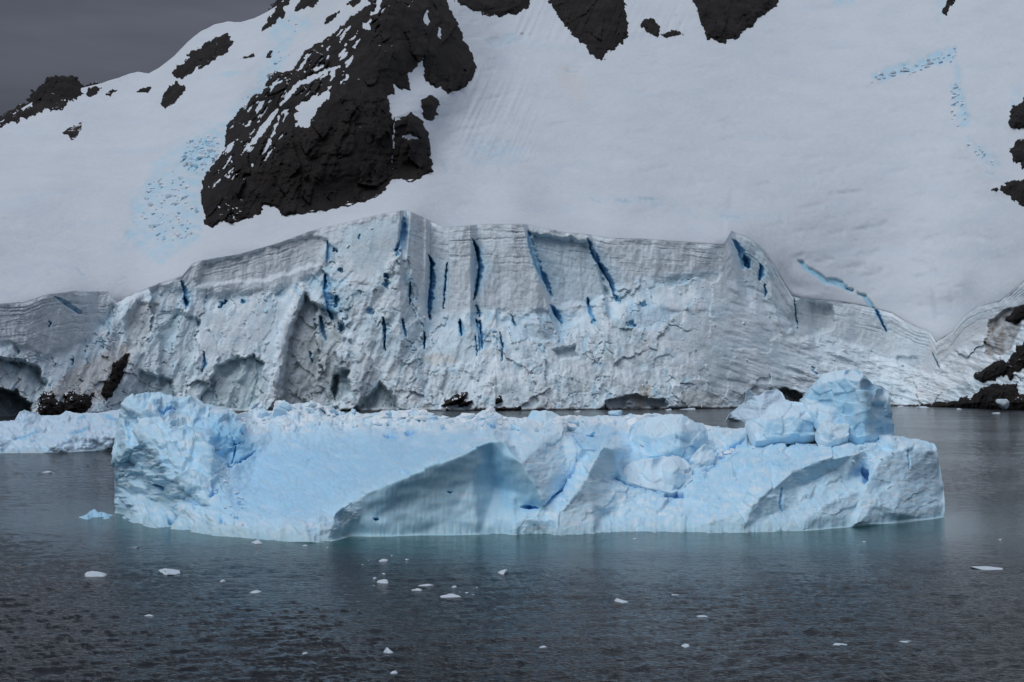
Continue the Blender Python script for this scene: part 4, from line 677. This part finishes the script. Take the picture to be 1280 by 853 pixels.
def berg_detail(U, V, n, P):
    sd = poly_sd(U, V, RAMP); ramp = sstep(-6, 14, sd)
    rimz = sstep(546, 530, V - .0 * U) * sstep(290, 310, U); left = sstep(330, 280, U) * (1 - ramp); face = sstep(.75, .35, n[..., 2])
    wx = 4 * fbm(U / 18, V / 18, 3, 201)
    f1, e1 = facets((U + wx) / 26, (V + wx) / 20, 203, .8); f2, e2 = facets((U + wx) / 11, (V - wx) / 8, 205, .9); f3, _ = facets(U / 5, V / 3.5, 207, 1.0)
    lum = fbm((U + wx) / 22, V / 16, 4, 209)
    D = .26 * lum + .06 * fbm(U / 6, V / 5, 3, 211)
    D = D + (1 - ramp) * (.26 * f1 * (1 - .6 * face) + .07 * f2) + rimz * (.12 * f2 + .05 * f3) + left * (.30 * f1 + .10 * f2 + .15 * lum)
    D = D + ramp * (.045 * perlin((U + 1.7 * V) / 11, (V - .4 * U) / 3.6, 213) + .03 * fbm((U + 2 * V) / 5, (V - .35 * U) / 2.2, 3, 215))
    D = D * (1 - .45 * face * (1 - left)) + face * (1 - left) * (.05 * fbm(U / 6, V / 34, 3, 217) + .30 * fbm(U / 26, V / 34, 3, 218))
    for pi, q in ((0, .92), (1, .3), (2, .45), (3, .4), (4, .45)):
        D = D * (1 - q * sstep(-5, 5, poly_sd(U, V, BGR[pi][0])))
    m0 = sstep(-4, 6, poly_sd(U, V, BGR[0][0])); D = D + m0 * (.12 * fbm((U + V) / 36, (V - .3 * U) / 24, 2, 237) + .05 * fbm(U / 5, V / 26, 3, 239))
    D = D * (1 - .5 * sstep(1.2, .2, P[..., 2]))
    # scalloped melt notch along the waterline
    D = D - .35 * sstep(.9, .1, P[..., 2]) * (.5 + .5 * fbm(U / 9, U * 0, 3, 219))
    C = np.broadcast_to(np.array([.55, .81, .98]), U.shape + (3,)).copy(); C = mixc(C, np.array([.52, .79, 1.0]), ramp * .9)
    C = mixc(C, np.array([.80, .90, .96]), np.clip(sstep(-.15, .4, fbm(U / 14, V / 7, 4, 221)) * (1 - ramp) * .7 + rimz * .5, 0, 1))
    C = mixc(C, np.array([.44, .74, .97]), sstep(.05, .45, fbm(U / 24, V / 12, 4, 222)) * .6 * (1 - .6 * ramp))
    C = mixc(C, np.array([.74, .88, .97]), ramp * sstep(.0, .5, fbm((U + 2 * V) / 40, (V - .4 * U) / 9, 4, 224)) * .5)
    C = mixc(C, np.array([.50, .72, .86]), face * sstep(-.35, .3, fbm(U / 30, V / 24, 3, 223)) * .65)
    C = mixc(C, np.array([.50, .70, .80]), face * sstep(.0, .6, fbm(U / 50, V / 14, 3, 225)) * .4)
    us = U[:, 0]
    for poly, fe, bl in BBL:
        k = cols(us, poly, 25); m = sstep(-fe, fe, poly_sd(U[k], V[k], poly) + fe * .8 * fbm(U[k] / 14, V[k] / 10, 3, 227)); C[k] = mixc(C[k], np.array([.30, .64, .90]), m * bl)
    for poly, fe, cc, wt in BGR:
        k = cols(us, poly, 25); m = sstep(-fe, fe, poly_sd(U[k], V[k], poly) + fe * .6 * fbm(U[k] / 12, V[k] / 10, 3, 233)); C[k] = mixc(C[k], np.array(cc), m * wt * np.clip(.85 + .7 * fbm(U[k] / 18, V[k] / 30, 4, 235), 0, 1.2))
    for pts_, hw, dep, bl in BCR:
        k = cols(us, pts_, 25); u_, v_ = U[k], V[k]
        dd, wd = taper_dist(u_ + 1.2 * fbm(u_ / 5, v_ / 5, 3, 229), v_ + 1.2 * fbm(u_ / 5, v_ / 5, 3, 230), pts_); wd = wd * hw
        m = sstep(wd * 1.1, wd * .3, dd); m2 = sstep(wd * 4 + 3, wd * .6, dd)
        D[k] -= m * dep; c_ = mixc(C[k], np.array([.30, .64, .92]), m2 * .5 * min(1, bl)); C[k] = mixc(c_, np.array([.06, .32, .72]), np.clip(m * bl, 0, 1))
    C = mixc(C, np.array([.30, .50, .55]), sstep(.9, .05, P[..., 2] + .5 * fbm(U / 12, U * 0, 3, 231)) * .5)
    return D, C
berg = empty('iceberg', (0, 105, 0)); tag(berg, 'large pale blue iceberg with a sloping top, centre of the water', 'iceberg')
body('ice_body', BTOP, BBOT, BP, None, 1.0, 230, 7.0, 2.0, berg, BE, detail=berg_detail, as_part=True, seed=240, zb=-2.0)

# blocks on the iceberg
def block_detail(blue, warm=0.0, seed=300, amp=1.0):
    def f(U, V, n, P):
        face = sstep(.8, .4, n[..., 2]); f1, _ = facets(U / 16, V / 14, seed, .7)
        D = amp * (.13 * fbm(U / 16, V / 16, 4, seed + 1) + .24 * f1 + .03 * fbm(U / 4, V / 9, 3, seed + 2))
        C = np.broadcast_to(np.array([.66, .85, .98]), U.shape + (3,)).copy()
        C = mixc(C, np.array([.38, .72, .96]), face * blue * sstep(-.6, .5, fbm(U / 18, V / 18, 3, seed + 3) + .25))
        C = mixc(C, np.array([.58, .70, .74]), sstep(.0, .5, fbm(U / 12, V / 16, 3, seed + 4)) * .4)
        return D, C
    return f
def block(name, top, bot, pts, lab, blue, seed, thick=5, rows=60, edges=(), parent=None, cat='ice block', jag=.5, zb=None, blur=1.5, amp=1.0, step=.8):
    return body(name, top, bot, pts, lab, step, rows, thick, blur, parent, edges, detail=block_detail(blue, 0, seed, amp), jag=jag, cat=cat, seed=seed, zb=zb, as_part=parent is not None, sfade=5)
block('ice_block', [(1006, 499), (1010, 490), (1017, 481), (1028, 468), (1040, 464), (1066, 462), (1078, 467), (1091, 480), (1102, 483), (1108, 488), (1111, 500), (1115, 520), (1118, 541)],
      [(1006, 500), (1012, 515), (1024, 530), (1040, 542), (1060, 546), (1080, 549), (1095, 549), (1118, 543)],
      [(1006, 498, 114), (1028, 468, 114), (1066, 462, 115), (1078, 469, 111), (1091, 480, 113), (1108, 488, 116), (1028, 478, 112.5), (1055, 472, 111.5), (1074, 476, 110.2), (1012, 515, 112), (1024, 530, 111), (1045, 510, 111.3), (1070, 520, 110.2), (1060, 546, 110.4), (1082, 549, 109.6), (1095, 500, 112), (1100, 530, 112), (1118, 541, 114), (1080, 500, 110)],
      'tall blue cube of ice standing on the right end of the iceberg', .75, 310, 6, 90, [[(1074, 476), (1080, 500), (1082, 549)], [(1028, 478), (1055, 472), (1074, 476)]], amp=1.2)
block('ice_block', [(934, 527), (942, 524), (950, 523), (958, 512), (966, 506), (985, 502), (1000, 503), (1018, 506), (1027, 510), (1030, 520), (1030, 535)],
      [(934, 528), (940, 545), (945, 552), (965, 550), (985, 546), (1005, 546), (1030, 540)],
      [(934, 526, 113), (950, 523, 113), (966, 506, 115), (1000, 503, 115.5), (1027, 510, 114.5), (1030, 530, 113.5), (960, 525, 112), (990, 518, 112), (1015, 520, 112), (945, 551, 111.3), (985, 547, 111.2), (1020, 543, 111.8), (1000, 530, 111.4)],
      'rough light blue ice block just left of the tall blue cube', .6, 330, 4, 60, amp=1.2)
block('ice_block', [(1021, 540), (1023, 532), (1030, 526), (1036, 525), (1045, 532), (1055, 532), (1064, 533), (1062, 542)],
      [(1021, 541), (1026, 550), (1035, 554), (1050, 553), (1062, 543)],
      [(1021, 538, 110.2), (1030, 526, 110.3), (1045, 532, 110), (1064, 533, 110.2), (1035, 540, 108.8), (1035, 554, 108.8), (1055, 545, 109)], 'small white ice boulder in front of the tall blue cube', .05, 350, 2, 40)
block('ice_block', [(786, 548), (788, 535), (800, 525), (823, 520), (840, 518), (853, 518), (862, 524), (875, 531), (884, 538), (885, 552)],
      [(786, 549), (795, 558), (805, 568), (812, 571), (835, 569), (850, 572), (860, 574), (872, 569), (885, 556)],
      [(786, 545, 113.5), (800, 525, 114), (823, 519, 113.5), (853, 518, 112.5), (884, 537, 113), (812, 545, 110.4), (850, 540, 109.2), (850, 560, 108.4), (812, 570, 109.4), (860, 574, 108.6), (885, 555, 112), (870, 550, 110.2), (830, 568, 108.9)],
      'wide translucent blue ice block with two faces on the iceberg centre right', .65, 370, 4, 70, [[(853, 518), (850, 540), (850, 560), (860, 574)]])
block('ice_block', [(768, 585), (775, 578), (792, 577), (812, 573), (830, 571), (848, 570), (858, 577), (869, 590), (866, 596)],
      [(768, 597), (790, 604), (812, 611), (840, 617), (852, 612), (866, 599)],
      [(768, 590, 104.6), (792, 577, 106.5), (830, 571, 107.5), (848, 570, 107.5), (869, 591, 105.5), (815, 590, 104.2), (845, 588, 103.6), (812, 611, 102.9), (842, 617, 102.6), (768, 597, 104), (864, 600, 104.5)],
      'low flat topped ice slab wedged below the translucent block', .45, 390, 3, 50, [[(815, 590), (845, 588)]])
block('ice_block', [(659, 524), (664, 515), (672, 514), (690, 515), (700, 521), (703, 530)], [(659, 525), (666, 533), (680, 536), (698, 535), (703, 532)],
      [(659, 522, 122), (665, 514, 122), (700, 518, 121), (680, 525, 119.5), (680, 536, 119), (703, 532, 120)], 'upright blue tinted ice plate on the back rim of the iceberg', .5, 410, 2, 40)
block('ice_block', [(860, 590), (862, 575), (872, 562), (882, 556), (892, 560), (895, 570), (893, 575)], [(860, 591), (870, 595), (882, 590), (893, 578)],
      [(860, 585, 107.5), (880, 556, 109), (895, 570, 109), (876, 575, 106.8), (870, 595, 106.2), (893, 577, 108)], 'rounded pale ice lump right of the translucent block', .1, 430, 2, 36)

rng = np.random.default_rng(5)
# rubble along the iceberg's back rim and in its hollows: each one a part
fld = Field(BP, (137, 1187, 480, 690), 1.0, 1.6, BE)
spots = []
for i in range(190):
    u = rng.uniform(300, 900) if i % 3 else rng.uniform(330, 640); spots.append((u, pl(BTOP, u) + abs(rng.normal(0, 8)) + 1.5, 3.5 + 13 * rng.random() ** 2.0))
for i in range(26): spots.append((rng.uniform(850, 960), 0, rng.uniform(3, 8)))
for i in range(34): spots.append((rng.uniform(262, 310), 0, rng.uniform(2, 6)))
for i in range(20): spots.append((rng.uniform(1060, 1120), 0, rng.uniform(2, 6)))
for i, (u, v, s_) in enumerate(spots):
    if v == 0:
        if u < 311: v = 600 + (u - 262) * .1 + rng.uniform(-28, 55)
        elif u < 1000: v = pl([(850, 600), (890, 560), (960, 548)], u) + rng.uniform(-16, 14)
        else: v = rng.uniform(549, 585)
    Y0 = float(fld(np.array([u]), np.array([v]))[0]); sc = s_ / F * Y0 / 1.5
    vv, ff = chunk(rng, (sc * rng.uniform(.8, 1.4), sc * rng.uniform(.7, 1.2), sc * rng.uniform(.55, .95)), 8, 3 if s_ > 5 else 2)
    p = P3(np.array(u), np.array(v), Y0) + np.array([0, -.2 * sc, .22 * sc])
    c = (.82, .90, .95) if rng.random() < .7 else (.55, .76, .90)
    link('ice_chunk', cmesh('ice_chunk', vv + p, ff, c), M_berg, berg)

# ------------------------------------------------------------------ other icebergs
def far_detail(seed, blue=.3):
    def f(U, V, n, P):
        f1, e1 = facets(U / 14, V / 8, seed, .9); f2, _ = facets(U / 6, V / 4, seed + 2, 1)
        D = .35 * f1 + .15 * f2 + .3 * fbm(U / 10, V / 6, 3, seed + 3)
        C = np.broadcast_to(np.array([.60, .78, .92]), U.shape + (3,)).copy()
        C = mixc(C, np.array([.38, .66, .88]), blue * sstep(.1, .5, fbm(U / 12, V / 6, 3, seed + 4)))
        for pts_, hw in [([(134, 521), (150, 528)], 4), ([(98, 524), (105, 521)], 3), ([(20, 548), (45, 541)], 2.5), ([(88, 544), (108, 538)], 2.5)]:
            C = mixc(C, np.array([.22, .55, .85]), sstep(hw, hw * .3, seg_dist(U, V, pts_)) * .8 * (seed == 500))
        C = mixc(C, np.array([.35, .50, .54]), sstep(.8, .1, P[..., 2]) * .6)
        return D, C
    return f
body('iceberg', [(-120, 540), (-60, 522), (0, 527), (18, 526), (24, 516), (30, 513), (40, 515), (50, 520), (75, 519), (82, 515), (100, 517), (125, 516), (150, 512), (170, 514), (190, 530), (205, 545)], [(-120, 566), (0, 567), (50, 567), (90, 566), (130, 564), (150, 563), (205, 560)],
     [(u, v, float(Yw(v))) for u, v in [(-120, 566), (0, 567), (50, 567), (90, 566), (130, 564), (150, 563), (205, 560)]] + [(0, 552, 207), (30, 540, 215), (70, 555, 206), (90, 545, 210), (120, 546, 212), (150, 542, 213), (-120, 540, 230), (0, 528, 225), (30, 514, 230), (50, 522, 232), (82, 516, 236), (120, 517, 238), (150, 513, 240), (205, 546, 235), (60, 535, 222), (100, 530, 225), (135, 530, 222), (-60, 524, 228)],
     'wide low iceberg floating behind the left end of the main iceberg', 1.0, 60, 18, 1.0, detail=far_detail(500, .6), seed=500, zb=-1, jag=.7)
body('iceberg', [(908, 526), (912, 518), (922, 510), (931, 503), (933, 490), (937, 487), (944, 494), (948, 495), (960, 488), (972, 487), (978, 491), (982, 500), (988, 503), (1000, 508), (1005, 520)], [(908, 527), (930, 528), (950, 529), (1005, 529)],
     [(u, v, float(Yw(v))) for u, v in [(908, 526.5), (930, 528), (950, 529), (1005, 529)]] + [(912, 518, 378), (931, 503, 376), (937, 487, 374), (944, 497, 374), (972, 487, 380), (955, 500, 372), (982, 500, 376), (950, 515, 368), (1005, 508, 380), (1005, 520, 374)],
     'small white iceberg floating in the channel behind the main iceberg', .8, 50, 12, 1.0, detail=far_detail(520, .15), seed=520, zb=-1, jag=.8)
# small growler at the left foot of the main berg
def floe(u, v, wpx, hpx, lab, group=None, name='ice_floe', cat='ice floe', mat=None, seed=0, dull=False):
    r = np.random.default_rng(int(u * 7 + v * 13) + seed); Y0 = float(Yw(v)); k = Y0 / F
    vv, ff = chunk(r, (wpx * k / 1.02, wpx * k * r.uniform(.9, 1.3) / 1.05, max(hpx * k, wpx * k * .14) * 1.9), 10, 3 if wpx > 8 else 2, .12)
    vv[:, 2] *= (.55 if dull else 1); vv[:, 2] -= (.06 if not dull else .0) + .25 * vv[:, 2].max()
    p = np.array([(u - 640) * k, Y0, 0.0]); vv[:, :2] += 0
    o = link(name, raw_mesh(name, vv, [ff]), mat or M_floe); o.location = p; tag(o, lab, cat, group); return o
body('growler', [(92, 648), (100, 646), (107, 644), (112, 640), (117, 638), (121, 641), (128, 640), (134, 643), (148, 647)], [(92, 647), (105, 650), (130, 651), (148, 648)],
     [(92, 647, 107), (112, 636, 109), (124, 635, 109), (148, 645, 108.5), (105, 650, 104.6), (130, 651, 104), (148, 648, 105.8)], 'small low ice lump awash at the left foot of the main iceberg', .6, 24, 2, .8, detail=lambda U, V, n, P: (lambda q: (q[0], q[1] * np.array([.62, .82, .92])))(block_detail(.9, 0, 440, 1.6)(U, V, n, P)), seed=440, zb=-.5, jag=.5, cat='growler')
BIGF = [(116, 720, 20, 5, 'white ice piece afloat near the left edge, below the iceberg corner'), (217, 715, 38, 5, 'long flat white ice piece afloat below the left part of the iceberg'), (320, 741, 20, 5, 'flat oval ice piece lowest of the three left of the drifting cluster'), (626, 717, 13, 6, 'little peaked white ice piece alone below the iceberg centre'), (781, 752, 17, 4, 'flat white ice piece alone below the pale wedge of the iceberg'), (487, 815, 17, 6, 'two humped white ice piece near the bottom edge'), (494, 842, 12, 4, 'slanting white ice sliver closest to the bottom edge'), (60, 591, 12, 3, 'thin white ice piece left of the iceberg, below the far iceberg'), (566, 747, 18, 5, 'largest lowest ice piece on the right side of the drifting cluster'), (526, 733, 20, 4, 'longest ice piece in the middle of the drifting cluster'), (479, 729, 15, 4, 'ice piece at the left end of the drifting cluster'), (170, 684, 13, 3, 'small ice piece just off the lower left corner of the iceberg'), (320, 679, 13, 4, 'peaked ice piece touching the shadow under the iceberg edge, at left'), (470, 808, 11, 4, 'small ice piece just above left of the two humped one'), (378, 818, 9, 4, 'small ice piece alone near the bottom, left of the two humped one'), (1127, 509, 12, 3, 'white floe drifting in the far channel by the right shore rocks'), (1232, 776, 11, 3, 'small ice piece alone at the lower right'), (1252, 504.5, 11, 5, 'white ice lump stranded on the right shore rocks')]
for u, v, w_, h_, lab in BIGF:
    if v < 507:
        o = floe(u, 513.5, w_, h_, lab, 'small ice pieces drifting'); o.location = P3(np.array(u), np.array(503.), 520.); o['label'] = lab; o['category'] = 'ice lump'; continue
    floe(u, v, w_, h_, lab, 'small ice pieces drifting')
ANCH = [(626, 717, 'the lone peaked ice piece'), (526, 733, 'the longest cluster piece'), (566, 747, 'the lowest cluster piece'), (479, 729, 'the leftmost larger cluster piece'), (383, 683, 'the iceberg edge corner'), (320, 741, 'the flat oval ice piece'), (217, 715, 'the long flat ice piece'), (487, 815, 'the two humped ice piece'), (480, 702, 'the upper cluster middle')]
ORD = ['nearest', 'second', 'third', 'fourth', 'fifth', 'sixth', 'seventh']; seen = {}
def frag_label(u, v):
    ax, ay, nm = min(ANCH, key=lambda q: math.hypot(q[0] - u, (q[1] - v) * 1.6)); dx, dy = u - ax, v - ay
    if abs(dx) < 2 and abs(dy) < 2: return 'small white ice fragment at ' + nm
    d = ('above' if dy < -3 else 'below' if dy > 3 else '') + (' left' if dx < -4 else ' right' if dx > 4 else '')
    d = d.strip() or 'just'; d = {'left': 'to the left of', 'right': 'to the right of', 'just': 'touching'}.get(d, d + (' of' if ' ' in d else '')); k = seen.get((nm, d), 0); seen[(nm, d)] = k + 1
    return 'tiny white ice fragment, %s one %s %s' % (ORD[k], d, nm)
FR = [(409, 685, 4, 2), (442, 704, 10, 2), (454, 706, 5, 2), (460, 701, 5, 2), (480, 702, 9, 3), (491, 695, 4, 2), (508, 700, 7, 3), (562, 704, 4, 2), (629, 709, 4, 2), (481, 718, 7, 3), (469, 724, 7, 3), (469, 732, 7, 2), (498, 737, 8, 2), (506, 734, 8, 2), (518, 738, 12, 3), (535, 723, 5, 2), (567, 735, 11, 3), (584, 730, 4, 2), (598, 735, 13, 2), (549, 747, 7, 2), (582, 742, 9, 3), (588, 739, 8, 2), (451, 752, 14, 2), (465, 754, 7, 2), (490, 810, 10, 2), (365, 697, 7, 2), (424, 718, 5, 2), (383, 683, 7, 3), (278, 727, 11, 4), (187, 770, 9, 3), (575, 741, 6, 2), (592, 744, 6, 2), (302, 683, 7, 2), (243, 712, 6, 2), (449, 834, 5, 2)]
FR.sort(key=lambda q: min(math.hypot(a_[0] - q[0], (a_[1] - q[1]) * 1.6) for a_ in ANCH))
for u, v, w_, h_ in FR:
    floe(u, v, w_, h_, frag_label(u, v), 'tiny ice fragments near the cluster', 'ice_fragment', 'ice fragment')
for u, v, w_, h_, lab in [(876, 771, 10, 3, 'dull ice piece right of the lone flat piece, lower right water'), (842, 745, 9, 2, 'faint ice sliver up and right of the lone flat piece'), (680, 810, 9, 3, 'dull ice piece near the bottom, right of the two humped piece'), (857, 807, 12, 2, 'half sunken grey ice piece near the bottom, left of the clear slab'), (1050, 806, 18, 2, 'wide clear ice slab awash near the bottom right'), (1130, 802, 16, 2, 'clear ice slab awash, rightmost of the two near the bottom'), (1240, 711, 28, 3, 'broad flat grey ice plate at the right, below the iceberg end'), (1080, 678, 5, 2, 'speck of ice in the reflection under the right iceberg end'), (793, 674, 6, 2, 'speck of ice close under the iceberg middle'), (1249, 675, 7, 2, 'dark speck of ice above the broad flat plate at the right')]:
    floe(u, v, w_, h_, lab, 'half sunken ice pieces on the right', 'ice_fragment', 'ice fragment', dull=True)
for u, v, w_, h_, lab in [(862, 512, 16, 2, 'thin far floe under the brown stained foot of the ice cliff'), (1154, 510, 14, 2, 'thin far floe just right of the white floe by the shore rocks'), (1010, 512, 5, 2, 'far ice speck beside the left side of the tall blue cube'), (835, 513, 6, 2, 'far ice speck just left of the thin floe at the stained ice foot'), (722, 515, 6, 2, 'far ice speck above the middle of the iceberg back rim'), (1245, 517, 10, 2, 'far floe below the stranded ice lump, at right'), (1200, 512, 8, 2, 'far floe under the left end of the right shore rocks')]:
    floe(u, v, w_, h_, lab, 'thin floes in the far channel')
